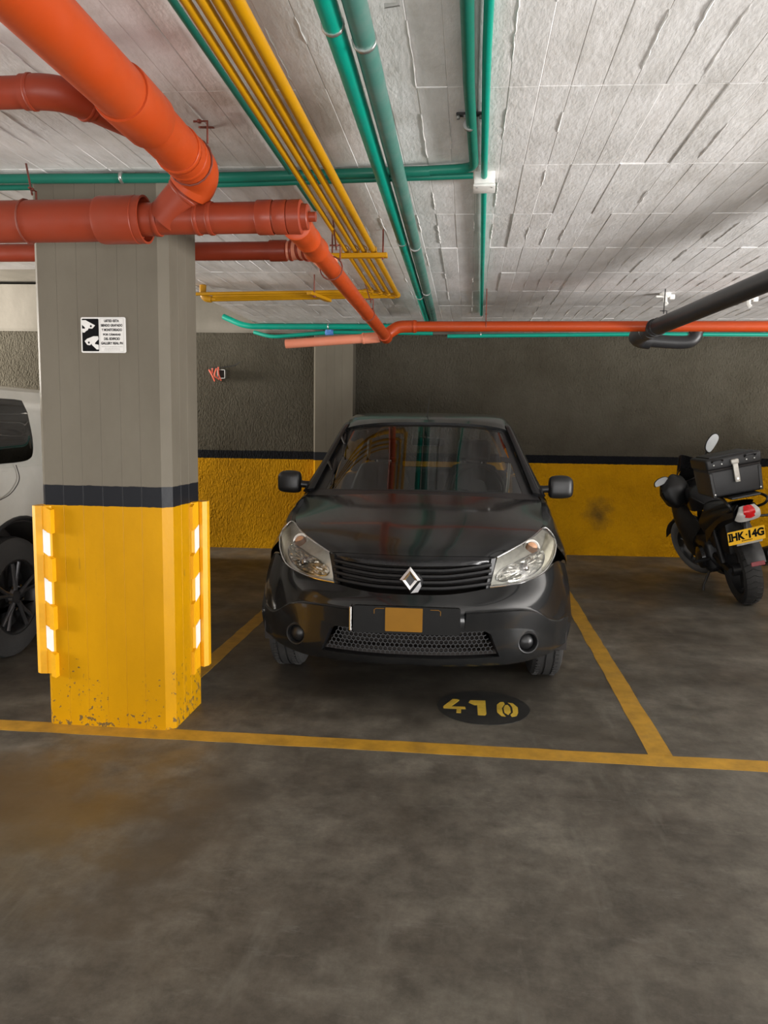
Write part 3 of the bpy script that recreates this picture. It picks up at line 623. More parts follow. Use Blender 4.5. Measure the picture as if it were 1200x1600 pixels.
# ceiling fittings at right
for x, y, lb in ((1.515, 6.33, 'white plastic cable fixing on the ceiling above the black pipe hanger'), (2.19, 6.46, 'white sprinkler-like fitting on the ceiling at far right behind the black pipe')):
    t = thing('ceiling_fitting', lb, 'ceiling fitting', (x, y, ZC))
    obj('base', lathe([(0.01, 0), (.01, .045), (-.02, .042), (-.03, .03), (-.03, 0)], (0, 0, 0), (0, 0, 1), 18), 'white', t)
    obj('body', tube([(0, 0, -.02), (0, -.01, -.07), (.01, -.02, -.09)], .016, 10), 'white', t)
    obj('wing', box(-.075, .03, -.02, .0, -.035, -.02, .004), 'white', t); obj('wing', box(.03, .07, -.02, .01, -.05, -.01, .004), 'white', t)
hanger('red steel hanger on the thick overhead drain pipe just before its elbow', -1.008, 2.70, 2.36, .083, to=(-.962, 2.86))
hanger('red steel hanger wrapped round the large crosswise drain pipe at left of the pillar', -1.72, 2.86, 2.206, .081, axis='x', to=(-1.90, 3.16))
hanger('red steel hanger on the drain pipe leading away below the yellow strut', -.667, 3.62, 2.177, .054, to=(-.74, 4.05))
hanger('red steel hanger on the drain pipe leading away, nearer its far end', -.669, 4.95, 2.16, .043, to=(-.80, 5.6))
hanger('red steel hanger on the long crosswise drain pipe beside thin pale conduit', .11, 6.07, 2.235, .042, axis='x')

# roughed-in wall outlet
wo = thing('outlet_box', 'open metal outlet box with stripped orange wires on the rough wall', 'outlet box', (-2.85, wy(-2.85)-.01, 2.02))
def frame_box(x0, x1, z0, z1, d, t):
    return box(x0, x0+t, -d, .02, z0, z1).join(box(x1-t, x1, -d, .02, z0, z1)).join(box(x0, x1, -d, .02, z0, z0+t)).join(box(x0, x1, -d, .02, z1-t, z1))
obj('metal_box', frame_box(-.035, .055, -.05, .05, .05, .005), 'steel', wo)
obj('cavity', box(-.028, .048, -.012, .01, -.044, .044), 'gap', wo)
for k, pts in enumerate(([(-.02, -.03, -.06), (-.05, -.10, -.02), (-.03, -.09, .06)], [(.0, -.02, -.07), (-.01, -.08, .0), (-.015, -.07, .075)], [(-.08, -.01, -.08), (-.10, -.03, -.02), (-.14, -.03, .05)], [(-.10, -.02, .07), (-.11, -.02, .0), (-.13, -.03, .04)])):
    obj('wire', tube(cr1(pts, 5), .0085, 8), 'wire', wo)
obj('dark_wire', tube(cr1([(-.13, -.03, .075), (-.05, -.03, .07), (.05, -.03, .08), (.16, -.02, .10), (.22, -.01, .14)], 5), .005, 6), 'black', wo)
# ------------------------------------------------------------------ the dark car
car = thing('car', 'dark charcoal hatchback parked nose out in the marked bay facing the camera', 'car', (-.27, 3.65, 0), .0196)
def both(name, m, mat, parent=None, label=None):
    out = []
    for s in (1, -1):
        q = M().add(m.v, m.f, True); q.sm = list(m.sm)
        if s < 0: q.v = [(-x, y, z) for x, y, z in q.v]
        o = obj(name, q, mat, parent or car); out.append(o)
        if label: o['label'] = label
    return out
def cp(name, m, mat, parent=None, label=None):
    o = obj(name, m, mat, parent or car)
    if label: o['label'] = label
    return o
# hood
hood_rows = [
 [(0, .10, .793), (.2, .118, .793), (.34, .165, .788), (.432, .222, .779)],
 [(0, .20, .838), (.22, .215, .838), (.41, .265, .826), (.525, .325, .815)],
 [(0, .45, .903), (.25, .45, .903), (.49, .46, .883), (.632, .468, .856)],
 [(0, .7, .953), (.27, .7, .952), (.54, .69, .928), (.708, .65, .893)],
 [(0, .93, .997), (.28, .94, .995), (.57, .97, .972), (.745, 1.0, .94)],
 [(0, 1.05, 1.022), (.28, 1.065, 1.019), (.57, 1.13, .998), (.768, 1.27, .982)]]
cp('hood', thicken(patch(hood_rows, 8, 8, True), .012), 'carpaint')
# front fenders and doors
def arch(v, cv, r, lo):
    d = r*r-(v-cv)**2; return .31+math.sqrt(d) if d > 0 else lo
fen = []
for v, u0, w0, u1, w1, u2, w2 in ((.60, .702, .888, .742, .868, .776, .80), (.68, .712, .897, .762, .872, .805, .79), (.80, .728, .915, .788, .885, .835, .80), (.95, .742, .934, .804, .905, .848, .80), (1.08, .752, .95, .812, .915, .852, .78), (1.15, .758, .962, .818, .922, .854, .76), (1.27, .77, .978, .824, .93, .858, .74), (1.5, .782, .995, .83, .945, .862, .74)):
    lo = arch(v, .78, .365, .23); fen.append([(u0, v, w0), (u1, v, w1), (u2, v, w2), (.862-max(0, .74-v)*.16, v, max(lo, (w2+lo)/2)), ((.862 if lo > .4 else .845)-max(0, .74-v)*.16, v, lo)])
both('fender', patch(fen, 5, 5), 'carpaint')
door = []
for v in (1.505, 2.0, 2.55): door.append([(.782, v, 1.0), (.835, v, .95), (.864, v, .74), (.868, v, .5), (.848, v, .23)])
both('front_door', patch(door, 5, 3), 'carpaint')
door = []
for v in (2.558, 2.8, 3.0, 3.08, 3.2, 3.37, 3.55, 3.68, 3.75, 3.95):
    lo = arch(v, 3.37, .365, .24 if v < 3.4 else .3); k = max(0, (v-3.5))*.22; door.append([(.785-k*.8, v, 1.01), (.838-k, v, .96), (.866-k, v, .78), (.868-k, v, max(lo, .5)), (.852-k, v, lo)])
both('rear_side', patch(door, 5, 3), 'carpaint')
cp('rear_window', patch([[(0, 3.80, 1.455), (.3, 3.79, 1.45), (.52, 3.76, 1.40)], [(0, 3.93, 1.05), (.4, 3.91, 1.05), (.68, 3.86, 1.03)]], 5, 4, True), 'glass')
cp('tailgate', patch([[(0, 3.93, 1.05), (.4, 3.91, 1.05), (.72, 3.86, 1.03)], [(0, 4.0, .7), (.45, 3.98, .7), (.76, 3.93, .7)], [(0, 4.0, .3), (.45, 3.98, .3), (.74, 3.93, .3)]], 5, 4, True), 'carpaint')
# windscreen, roof and pillars
ws_b = [(0, 1.10, 1.036), (.3, 1.115, 1.032), (.55, 1.195, 1.022), (.715, 1.305, 1.008)]
ws_m = [(0, 1.40, 1.258), (.28, 1.415, 1.254), (.49, 1.475, 1.237), (.642, 1.56, 1.208)]
ws_t = [(0, 1.70, 1.452), (.28, 1.712, 1.447), (.47, 1.75, 1.428), (.572, 1.81, 1.405)]
WG = grid([ws_b, ws_m, ws_t], 8, 8, True)
def wsp(a, b, off=0.0):
    """point on the windscreen: a across 0..1, b bottom to top 0..1"""
    h = len(WG)-1; w_ = len(WG[0])-1; x = a*h; y = b*w_; i = min(int(x), h-1); j = min(int(y), w_-1); fx, fy = x-i, y-j
    p = WG[i][j]*(1-fx)*(1-fy)+WG[i+1][j]*fx*(1-fy)+WG[i][j+1]*(1-fx)*fy+WG[i+1][j+1]*fx*fy
    return p+Vector((0, -off*.8, off*.55))
wsg = cp('windscreen', surf(WG), 'glass')
def ws_strip(a0, a1, b0, b1, na, nb, off): return surf([[wsp(a0+(a1-a0)*i/na, b0+(b1-b0)*j/nb, off) for j in range(nb+1)] for i in range(na+1)])
m = ws_strip(0, 1, 0, .085, 30, 2, .002).join(ws_strip(0, 1, .93, 1, 30, 2, .002)).join(ws_strip(0, .02, .085, .93, 2, 14, .002)).join(ws_strip(.98, 1, .085, .93, 2, 14, .002))
m.join(ws_strip(.46, .54, .86, .93, 5, 2, .002))
cp('windscreen_border', m, 'trim', wsg)
roof = [[(0, 1.705, 1.455), (.28, 1.717, 1.450), (.47, 1.755, 1.431), (.572, 1.815, 1.408), (.60, 1.87, 1.395)],
 [(0, 1.86, 1.490), (.28, 1.87, 1.487), (.475, 1.90, 1.472), (.562, 1.94, 1.452), (.602, 1.99, 1.41)],
 [(0, 2.15, 1.525), (.32, 2.15, 1.522), (.51, 2.16, 1.511), (.578, 2.17, 1.492), (.612, 2.18, 1.44)],
 [(0, 2.6, 1.538), (.33, 2.6, 1.533), (.525, 2.6, 1.525), (.588, 2.6, 1.505), (.625, 2.6, 1.45)],
 [(0, 3.2, 1.525), (.33, 3.2, 1.52), (.52, 3.2, 1.507), (.58, 3.2, 1.485), (.615, 3.2, 1.42)],
 [(0, 3.80, 1.46), (.3, 3.79, 1.455), (.46, 3.77, 1.435), (.52, 3.76, 1.41), (.56, 3.75, 1.36)]]
cp('roof', thicken(patch(roof, 5, 5, True), -.02), 'carpaint')
ap = [[(.716, 1.305, 1.008), (.755, 1.305, 1.0), (.79, 1.38, .985)], [(.643, 1.56, 1.21), (.674, 1.575, 1.208), (.698, 1.65, 1.19)], [(.573, 1.812, 1.407), (.594, 1.835, 1.412), (.622, 1.92, 1.39)], [(.572, 1.96, 1.452), (.59, 1.98, 1.448), (.615, 2.08, 1.42)]]
both('a_pillar', thicken(patch(ap, 4, 6), -.025), 'glossblack')
both('pillar_lining', patch([[(x-.035, y+.04, z-.01) for x, y, z in r] for r in ap], 4, 6), 'lining')
both('side_window', patch([[(.795, 1.40, .995), (.786, 1.8, 1.0), (.786, 2.5, 1.0)], [(.712, 1.61, 1.15), (.712, 1.9, 1.18), (.715, 2.5, 1.2)], [(.620, 1.93, 1.39), (.618, 2.15, 1.43), (.625, 2.5, 1.44)]], 4, 4), 'glass')
both('b_pillar', patch([[(.79, 2.48, 1.0), (.79, 2.6, 1.0)], [(.717, 2.48, 1.2), (.717, 2.6, 1.2)], [(.628, 2.48, 1.44), (.628, 2.6, 1.44)]], 3, 4), 'trim')
both('rear_side_window', patch([[(.786, 2.6, 1.0), (.78, 3.1, 1.01), (.765, 3.4, 1.04)], [(.715, 2.6, 1.2), (.712, 3.1, 1.2), (.70, 3.5, 1.18)], [(.626, 2.6, 1.44), (.618, 3.1, 1.42), (.605, 3.45, 1.39)]], 4, 4), 'glass')
both('c_pillar', patch([[(.765, 3.39, 1.03), (.74, 3.6, 1.01), (.70, 3.88, 1.03)], [(.70, 3.49, 1.18), (.675, 3.65, 1.18), (.64, 3.83, 1.2)], [(.608, 3.42, 1.40), (.59, 3.6, 1.39), (.545, 3.76, 1.385)]], 4, 4), 'carpaint')
cp('cowl', patch([[(0, 1.045, 1.020), (.3, 1.06, 1.017), (.57, 1.13, .996), (.765, 1.27, .98)], [(0, 1.12, 1.042), (.3, 1.135, 1.038), (.55, 1.205, 1.028), (.74, 1.32, 1.012)]], 6, 2, True), 'trim')
# bumper: a shell with real openings
brow = [
 [(0, .032, .607), (.2, .05, .611), (.395, .145, .629), (.55, .23, .652), (.69, .325, .683), (.768, .455, .724), (.835, .60, .69)],
 [(0, .0, .56), (.2, .016, .56), (.42, .092, .565), (.58, .19, .575), (.72, .31, .588), (.80, .44, .60), (.857, .575, .59)],
 [(0, -.016, .48), (.2, -.002, .48), (.42, .066, .48), (.6, .166, .48), (.74, .292, .48), (.815, .42, .48), (.862, .51, .48)],
 [(0, -.008, .40), (.2, .004, .40), (.42, .064, .40), (.6, .158, .40), (.74, .284, .40), (.815, .40, .40), (.86, .455, .40)],
 [(0, .0, .31), (.2, .011, .31), (.42, .072, .308), (.6, .163, .305), (.73, .287, .305), (.80, .39, .31), (.842, .432, .32)],
 [(0, .028, .252), (.2, .04, .248), (.42, .10, .243), (.58, .19, .24), (.71, .30, .248), (.78, .39, .258), (.827, .425, .28)],
 [(0, .09, .236), (.2, .10, .232), (.42, .16, .228), (.55, .24, .226), (.67, .34, .234), (.73, .42, .245), (.77, .45, .262)]]
bsurf = patch(brow, 6, 6, True)
bvh = BVHTree.FromPolygons([Vector(p) for p in bsurf.v], [list(f) for f in bsurf.f])
def onb(u, w_, off=0.0):
    h = bvh.ray_cast(Vector((u, -1, w_)), Vector((0, 1, 0)))
    if h[0] is None: h = bvh.find_nearest(Vector((u, .3, w_)))
    n = h[1]; n = -n if n.y > 0 else n
    return h[0]+n*off
lg = [(-.455, .292), (.455, .292), (.405, .415), (.375, .432), (-.375, .432), (-.405, .415)]
shell = thicken(bsurf, .014)
cuts = [prism(lg, 'y', -.2, .6)]+[lathe([(-.3, 0), (-.3, .052), (.3, .052), (.3, 0)], (s*.60, .17, .352), (0, 1, 0), 28) for s in (1, -1)]
try: shell = boolean(shell, cuts)
except Exception as e: print('bool', e)
cp('front_bumper', shell, 'carpaint')
# lower grille bezel, honeycomb mesh and dark back
def loop_surf(poly, d0, d1, sc):
    n = len(poly); vs = []; 
    cx = sum(p[0] for p in poly)/n; cz = sum(p[1] for p in poly)/n
    for u, w_ in poly: p = onb(u, w_); vs.append((u, p.y+d0, w_))
    for u, w_ in poly: q = (cx+(u-cx)*sc, cz+(w_-cz)*sc); p = onb(*q); vs.append((q[0], p.y+d1, q[1]))
    return M().add(vs, [(i, (i+1) % n, n+(i+1) % n, n+i) for i in range(n)], False)
def dense(poly, k=8):
    out = []
    for i in range(len(poly)):
        a, b = poly[i], poly[(i+1) % len(poly)]
        out += [(a[0]+(b[0]-a[0])*j/k, a[1]+(b[1]-a[1])*j/k) for j in range(k)]
    return out
cp('lower_grille_surround', loop_surf(dense(lg), .0, .05, .97), 'trim')
m = M(); hr = .0135; row = 0; zc = .29
def inside(u, w_):
    k = (w_-.292)/.14; return .298 < w_ < .428 and abs(u) < .455-.075*k-.008
while zc < .44:
    uc = -.47+(hr*.866 if row % 2 else 0)
    while uc < .47:
        pts = [(uc+hr*math.sin(R(60*i)), zc+hr*math.cos(R(60*i))) for i in range(6)]
        for i in range(3):
            a, b = pts[i], pts[i+1]
            if inside(*a) and inside(*b):
                y = onb((a[0]+b[0])/2, (a[1]+b[1])/2).y+.03; dx, dz = b[0]-a[0], b[1]-a[1]; l = math.hypot(dx, dz); nx, nz = -dz/l*.0021, dx/l*.0021
                q = [(a[0]+nx, a[1]+nz), (b[0]+nx, b[1]+nz), (b[0]-nx, b[1]-nz), (a[0]-nx, a[1]-nz)]
                m.add([(p[0], y, p[1]) for p in q]+[(p[0], y+.014, p[1]) for p in q], [(0, 1, 2, 3), (0, 4, 5, 1), (2, 6, 7, 3)], False)
        uc += hr*1.732
    zc += hr*1.5; row += 1
o = cp('honeycomb_mesh', m, 'trim'); o['kind'] = 'stuff'
cp('radiator', box(-.38, .38, .30, .34, .26, .74), 'gap')
cp('engine_bay', box(-.5, .5, .66, 1.15, .2, .80), 'gap')
# bumper ledge and fog lamps
def ledge(s):
    pts = cr1([(.275, .522), (.40, .524), (.52, .520), (.60, .512), (.655, .492), (.70, .462), (.745, .432), (.80, .415), (.845, .42)], 5)if False else None
    path = [(.275, .520), (.35, .522), (.44, .522), (.52, .519), (.585, .511), (.635, .495), (.675, .472), (.71, .446), (.75, .43), (.795, .424), (.84, .43)]
    top = []; mid = []; low = []; m1 = []; m2 = []
    for i, (u, w_) in enumerate(path):
        k = min(1, (len(path)-1-i)/3)
        a = onb(s*u, w_+.022, .0005); b = onb(s*u, w_, .018*k+.001); c_ = onb(s*u, w_-.085, .0006); top.append(a); mid.append(b); low.append(c_); m2.append(onb(s*u, w_-.008, .0185*k+.001)); m1.append(onb(s*u, w_+.008, .002*k+.0008))
    return patch([top, m1, mid, m2, low], 3, 3)
for s in (1, -1):
    cp('bumper_crease', ledge(s), 'carpaint')
    f = onb(s*.60, .352); ax = Vector((s*.33, -1, 0)).normalized()
    fr = cp('fog_lamp_ring', lathe([(-.06, .045), (-.005, .045), (.006, .050), (.007, .055), (.0, .060), (-.02, .060)], f, ax, 28), 'trim')
    cp('fog_lamp_cover', lathe([(-.03, .047), (-.022, .044), (-.006, .030), (.002, .012), (.003, 0)], f, ax, 24), 'trim', fr)
    cp('tow_cover' if s < 0 else 'jack_cover', patch([[onb(s*(.40+.07*i/4), .505-.075*j/4, .0022) for i in range(5)] for j in range(5)], 2, 2), 'carpaint') if s < 0 else None
# upper grille
def gy(u): return .045+.62*u*u+.0
cp('grille_top_panel', patch([[(0, .095, .792), (.2, .115, .791), (.34, .162, .786), (.425, .215, .776)], [(0, .06, .775), (.2, .085, .775), (.34, .14, .772), (.41, .19, .765)], [(0, .048, .748), (.2, .074, .75), (.32, .125, .752), (.40, .18, .752)]], 6, 4, True), 'glossblack')
for k, (w0, rise) in enumerate(((.724, .018), (.694, .018), (.664, .018), (.634, .014))):
    vs = []; L = 24; fs = []
    for i in range(L+1):
        u = -.405+.81*i/L; y = gy(u)+.006; rz = rise*max(0, (abs(u)-.16)/.24)**1.3*1.25; hh = .0085
        vs += [(u, y, w0+rz-hh*.2), (u, y+.004, w0+rz+hh), (u, y+.05, w0+rz+hh*.6), (u, y+.05, w0+rz-hh), (u, y+.006, w0+rz-hh)]
        if i:
            a = (i-1)*5; b = i*5; fs += [(a+j, a+(j+1) % 5, b+(j+1) % 5, b+j) for j in range(5)]
    cp('grille_slat', M().add(vs, fs, True), 'grille')
both('grille_side_frame', thicken(patch([[(.428, .19, .778), (.405, .175, .776)], [(.40, .155, .63), (.38, .145, .628)]], 3, 4), .02), 'grille')
# diamond emblem
ex, ey, ez = 0, .025, .683
def diamond(hw, hh): return [(ex, ez+hh), (ex+hw, ez), (ex, ez-hh), (ex-hw, ez)]
def bevel_ring(y0):
    o_, mtop, inn, inb = diamond(.052, .066), diamond(.038, .049), diamond(.023, .031), diamond(.021, .028)
    vs = []
    for pl, y in ((o_, y0+.012), (o_, y0+.004), (mtop, y0-.009), (inn, y0-.002), (inb, y0+.012)): vs += [(a, y, b) for a, b in pl]
    fs = []
    for L in range(4):
        for i in range(4): fs.append((L*4+i, L*4+(i+1) % 4, L*4+4+(i+1) % 4, L*4+4+i))
    return M().add(vs, fs, False)
em = cp('emblem', bevel_ring(ey), 'chrome', None, 'chrome hollow diamond emblem')
cp('emblem_base', lathe([(0, .0), (0, .050), (.012, .046), (.02, .03), (.02, 0)], (ex+.014, ey+.034, ez-.012), (0, -1, 0), 24), 'grille', em)
cp('emblem_stem', prism([(ex+.004, ez-.068), (ex+.040, ez-.062), (ex+.056, ez-.03), (ex+.050, ez-.008), (ex+.03, ez-.035)], 'y', ey+.008, ey+.03), 'chrome', em)
cp('emblem_back', prism(diamond(.036, .047), 'y', ey+.012, ey+.02), 'trim', em)
# number plate, left blank
pp = cp('plate_holder', prism(rrect(-.275, .252, .428, .563, .014), 'y', -.045, -.022), 'holder')
cp('number_plate', prism(rrect(-.115, .068, .44, .558, .004), 'y', -.049, -.045), 'plate', pp, 'blank yellow number plate')
cp('plate_bracket', box(-.292, -.282, -.05, .01, .435, .557, .003), 'chrome', pp)
for s, x0 in ((-1, -.17), (1, .155)):
    cp('plate_edge', tube([(x0, -.0455, .525), (x0, -.0455, .545), (x0-s*.01, -.0455, .552), (x0-s*.05, -.0455, .552)], .0016, 6), 'plate', pp)
# headlamps
HB = [(.397, .155, .633), (.50, .198, .641), (.60, .258, .657), (.69, .335, .688), (.752, .46, .744), (.775, .545, .80)]
HT = [(.432, .218, .776), (.53, .318, .813), (.635, .455, .853), (.703, .585, .886), (.735, .61, .878), (.768, .60, .84)]
def hl_point(i, t, off):
    b, a = Vector(HB[i]), Vector(HT[i]); p = b.lerp(a, t); bul = .022*math.sin(math.pi*t)*(1 if 0 < i < 5 else .6)
    return p+Vector((.35, -1, .25)).normalized()*(bul+off)
HLG = {}
def hl_surf(off, inset=0.0, t0=0, t1=1):
    rows = [[hl_point(i, t0+(t1-t0)*t, off) for i in range(6)] for t in (0, .33, .66, 1)]
    return grid(rows, 6, 5)
G0 = hl_surf(-.018)
def hlp(a, t, off=0.0):
    h = len(G0)-1; w_ = len(G0[0])-1; x = a*h; y = t*w_; i = min(int(x), h-1); j = min(int(y), w_-1); fx, fy = x-i, y-j
    p = G0[i][j]*(1-fx)*(1-fy)+G0[i+1][j]*fx*(1-fy)+G0[i][j+1]*(1-fx)*fy+G0[i+1][j+1]*fx*fy
    return p+Vector((.3, -1, .2)).normalized()*off
def sx(m, s): 
    if s < 0: m.v = [(-x, y, z) for x, y, z in m.v]
    return m
lamp_ax = Vector((.42, -1, .18)).normalized()
for s in (1, -1):
    hs = cp('headlamp', sx(surf(G0), s), 'lampsilver')
    # yellowed upper band, following the top of the lens
    band = [[hlp(a, t, .004) for a in [i/14 for i in range(0, 14)]] for t in ()]
    bt = []
    for k in range(0, 25):
        a = k/24*.86; lo = .60-.06*math.sin(a*4)+(.25*max(0, a-.55))
        bt.append([hlp(a, lo+(1-lo)*q/4, .004) for q in range(5)])
    cp('lamp_top_shield', sx(surf(bt), s), 'yellowed', hs, 'yellowed frosted upper part of headlamp')
    # main reflector bowl: faceted dish sunk in an oval opening
    vs = []; fs = []; n = 36
    def oval(k, sc):
        t = 2*math.pi*k/n; ca, st = math.cos(t), math.sin(t); e = .8
        a = .335+.265*sc*math.copysign(abs(ca)**e, ca); tt = .325+.275*sc*math.copysign(abs(st)**e, st); return a, tt
    for L, (sc, off) in enumerate(((1.0, .006), (.95, .002), (.86, .003), (.72, -.0), (.52, .004), (.3, .0), (.12, .002))):
        for k in range(n):
            a, tt = oval(k, sc); vs.append(hlp(a, tt, off+(.008 if ((k//2+L) % 2 and 1 < L < 6) else 0)+.003))
    for L in range(6):
        for k in range(n): fs.append((L*n+k, L*n+(k+1) % n, (L+1)*n+(k+1) % n, (L+1)*n+k))
    fs.append(tuple(6*n+k for k in range(n)))
    cp('main_reflector', sx(M().add(vs, fs, False), s), 'reflector', hs)
    c0 = hlp(.34, .33, .012); cp('bulb_shield', sx(lathe([(0, .022), (.012, .021), (.018, .012), (.019, 0)], c0, lamp_ax, 18), s), 'bulb', hs)
    rim = [hlp(*oval(k, 1.0), .008) for k in range(n)]; cp('reflector_rim', sx(tube(rim, .0035, 6, closed=True), s), 'chrome', hs)
    # round indicator
    ci = hlp(.735, .40, .006)
    cp('indicator_bezel', sx(lathe([(-.01, .050), (.004, .048), (.006, .044), (.0, .036), (-.006, .034)], ci, lamp_ax, 26), s), 'lampsilver', hs)
    cp('indicator_lamp', sx(lathe([(-.002, .034), (.006, .033), (.012, .022), (.014, .0)], ci, lamp_ax, 24), s), 'amber', hs, 'round amber indicator lamp')
    cp('headlamp_lens', sx(surf(hl_surf(.006)), s), 'lens', hs, 'clear headlamp lens')
    ed = [Vector(hl_point(i, 0, .004)) for i in range(6)]; ed2 = [Vector(hl_point(i, 1, .004)) for i in range(5, -1, -1)]
    cp('lamp_edge', sx(tube(cr1(ed, 5)+cr1(ed2, 5), .0045, 6, closed=True), s), 'lampsilver' if False else 'chrome', hs)
    # wheel arch liner and wheels
    for cv, nm in ((.78, 'front'), (3.37, 'rear')):
        t = cp('tyre', sx(lathe([(-.085, .20), (-.090, .235), (-.088, .275), (-.078, .297), (-.062, .306), (-.061, .300), (-.052, .300), (-.051, .309), (-.018, .310), (-.017, .302), (-.008, .302), (-.007, .310), (.030, .310), (.031, .302), (.040, .302), (.041, .309), (.062, .306), (.078, .297), (.088, .275), (.090, .235), (.085, .20)], (.748, cv, .31), (1, 0, 0), 48), s), 'tyre')
        if nm == 'front':
            tr = M()
            for k in range(64):
                a = 2*math.pi*k/64; ca, sa = math.cos(a), math.sin(a)
                for uu, l in ((.700, .012), (.797, .012)):
                    q = box(uu-l, uu+l, -.004, .004, .306, .3125).xf(lambda x, y, z: (x, y*ca-z*sa+cv, y*sa+z*ca+.31)); tr.join(q)
            o = cp('tread_block', sx(tr, s), 'tyre', t); o['kind'] = 'stuff'
        wh = cp('wheel_cover', sx(lathe([(.05, .0), (.055, .03), (.06, .06), (.066, .15), (.078, .19), (.085, .205), (.08, .212)], (.748, cv, .31), (1, 0, 0), 36), s), 'hubcap', t)
        cp('cover_slot', sx(M().add(*(lambda L: (L[0], L[1]))(([p for k in range(10) for p in [(.818, cv+rr*math.cos(2*math.pi*k/10+da), .31+rr*math.sin(2*math.pi*k/10+da)) for rr, da in ((.10, -.12), (.10, .12), (.17, .14), (.17, -.14))]], [(4*k, 4*k+1, 4*k+2, 4*k+3) for k in range(10)])), False), s), 'gap', wh)
        cp('wheel_well', sx(lathe([(-.2, .36), (.085, .362), (.085, .35), (-.19, .35), (-.19, 0)], (.75, cv, .31), (1, 0, 0), 36).xf(lambda x, y, z: (x, y, max(z, .24))), s), 'gap')
    # mirrors
    mm = cp('door_mirror', sx(patch_m := M().join(lathe([(0, 0)], (0, 0, 0), (0, 0, 1), 3)) if False else M(), s), 'trim') if False else None
    rows = []
    prof = [(.835, .30, .62), (.845, .78, .93), (.875, .95, 1.0), (.925, 1.0, .98), (.965, .92, .90), (.988, .66, .72), (.996, .25, .35)]
    for u, k, kb in prof:
        r_ = []
        for a in range(0, 361, 24):
            ca, sa = math.cos(R(a)), math.sin(R(a)); e = .62
            zz = math.copysign(abs(sa)**e, sa)*.072*(k if sa > 0 else kb)+1.052+(.010 if sa > 0 else 0)*1.0-(u-.9)*.02; yy = 1.45+math.copysign(abs(ca)**e, ca)*.05*k*(1.25 if ca < 0 else .8)
            r_.append((u, yy, zz))
        rows.append(r_)
    mir = cp('door_mirror', sx(patch(rows, 2, 4), s), 'trim')
    cp('mirror_cap_inner', sx(M().add(rows[0], [tuple(range(len(rows[0])-1))], False), s), 'trim', mir)
    cp('mirror_glass', sx(M().add([(u, 1.485, z) for u, z in ((.85, 1.0), (.975, 1.01), (.98, 1.07), (.95, 1.11), (.86, 1.11))], [(0, 1, 2, 3, 4)], False), s), 'mirror', mir)
    cp('mirror_stem', sx(tube([(.77, 1.47, 1.03), (.81, 1.46, 1.038), (.85, 1.455, 1.042)], [.034, .024, .026], 12), s), 'trim', mir)
    # wipers
for x0, x1, off in ((-.62, -.03, 0), (.0, .58, 0)):
    a0 = .5+x0/1.43; a1 = .5+x1/1.43
    pts = [wsp(max(.03, a0+(a1-a0)*k/8), .115-.075*k/8 if x0 < 0 else .10-.08*k/8, .02) for k in range(9)]
    wp = cp('wiper', tube(pts, .006, 8), 'trim')
    cp('wiper_arm', tube([wsp(a1-.02, -.02, .02), wsp((a0+a1)/2+.08, .03, .03), wsp((a0+a1)/2, .07, .03)], [.012, .008, .006], 8), 'trim', wp)
# aerial, mirror, cabin
ae = cp('aerial', tube([(.0, 1.93, 1.515), (.012, 2.05, 1.66)], [.0035, .0018], 8), 'trim'); cp('aerial_base', lathe([(0, .022), (.012, .018), (.03, .006), (.03, 0)], (0, 1.92, 1.493), (0, .1, 1), 16), 'trim', ae)
im = cp('cabin_mirror', box(-.115, .115, 1.66, 1.68, 1.31, 1.365, .012, 2).xf(lambda x, y, z: (x+.02, y, z)), 'trim'); cp('mirror_stalk', tube([(.0, 1.70, 1.41), (.01, 1.68, 1.36)], .008, 8), 'trim', im)
cp('dashboard', patch([[(0, 1.10, 1.0), (.35, 1.13, .995), (.70, 1.32, .985)], [(0, 1.35, 1.0), (.35, 1.36, 1.005), (.72, 1.45, .985)], [(0, 1.5, .96), (.35, 1.5, .975), (.72, 1.52, .95)], [(0, 1.56, .6), (.35, 1.56, .6), (.72, 1.56, .6)]], 5, 5, True), 'dash')
sw = cp('steering_wheel', tube([(.37+.185*math.cos(R(a)), 1.66+.185*math.sin(R(a))*.35, 1.0+.185*math.sin(R(a))*.93) for a in range(0, 360, 12)], .014, 8, closed=True), 'trim')
cp('wheel_hub', lathe([(0, .0), (0, .06), (.05, .07), (.05, 0)], (.37, 1.66, 1.0), (0, -.93, .35), 16), 'trim', sw); cp('spoke', tube([(.2, 1.655, 1.0), (.37, 1.65, .99), (.54, 1.655, 1.0)], .016, 8), 'trim', sw)
def seat(x, y, w_, hz):
    b = patch([[(-w_, 0, .5), (-w_*.95, -.08, .5), (0, -.06, .5), (w_*.95, -.08, .5), (w_, 0, .5)], [(-w_*1.02, .1, .85), (-w_*.95, .0, .85), (0, .05, .85), (w_*.95, .0, .85), (w_*1.02, .1, .85)], [(-w_*.72, .22, 1.10), (-w_*.66, .13, 1.12), (0, .15, 1.13), (w_*.66, .13, 1.12), (w_*.72, .22, 1.10)], [(-w_*.5, .28, 1.14), (-w_*.5, .2, 1.16), (0, .2, 1.165), (w_*.5, .2, 1.16), (w_*.5, .28, 1.14)]], 4, 4)
    b = thicken(b, .08).xf(lambda a, c_, d: (a+x, c_+y, d+hz)); return b
for s in (1, -1):
    q = cp('front_seat', seat(s*.36, 2.12, .25, 0), 'seat'); cp('headrest', box(-.13, .13, -.045, .045, -.085, .085, .035, 3).xf(lambda a, b, d: (a+s*.36, b+2.38, d+1.265)), 'seat', q)
    cp('headrest_post', tube([(s*.36-.06, 2.36, 1.12), (s*.36-.06, 2.38, 1.22)], .008, 6).join(tube([(s*.36+.06, 2.36, 1.12), (s*.36+.06, 2.38, 1.22)], .008, 6)), 'chrome', q)
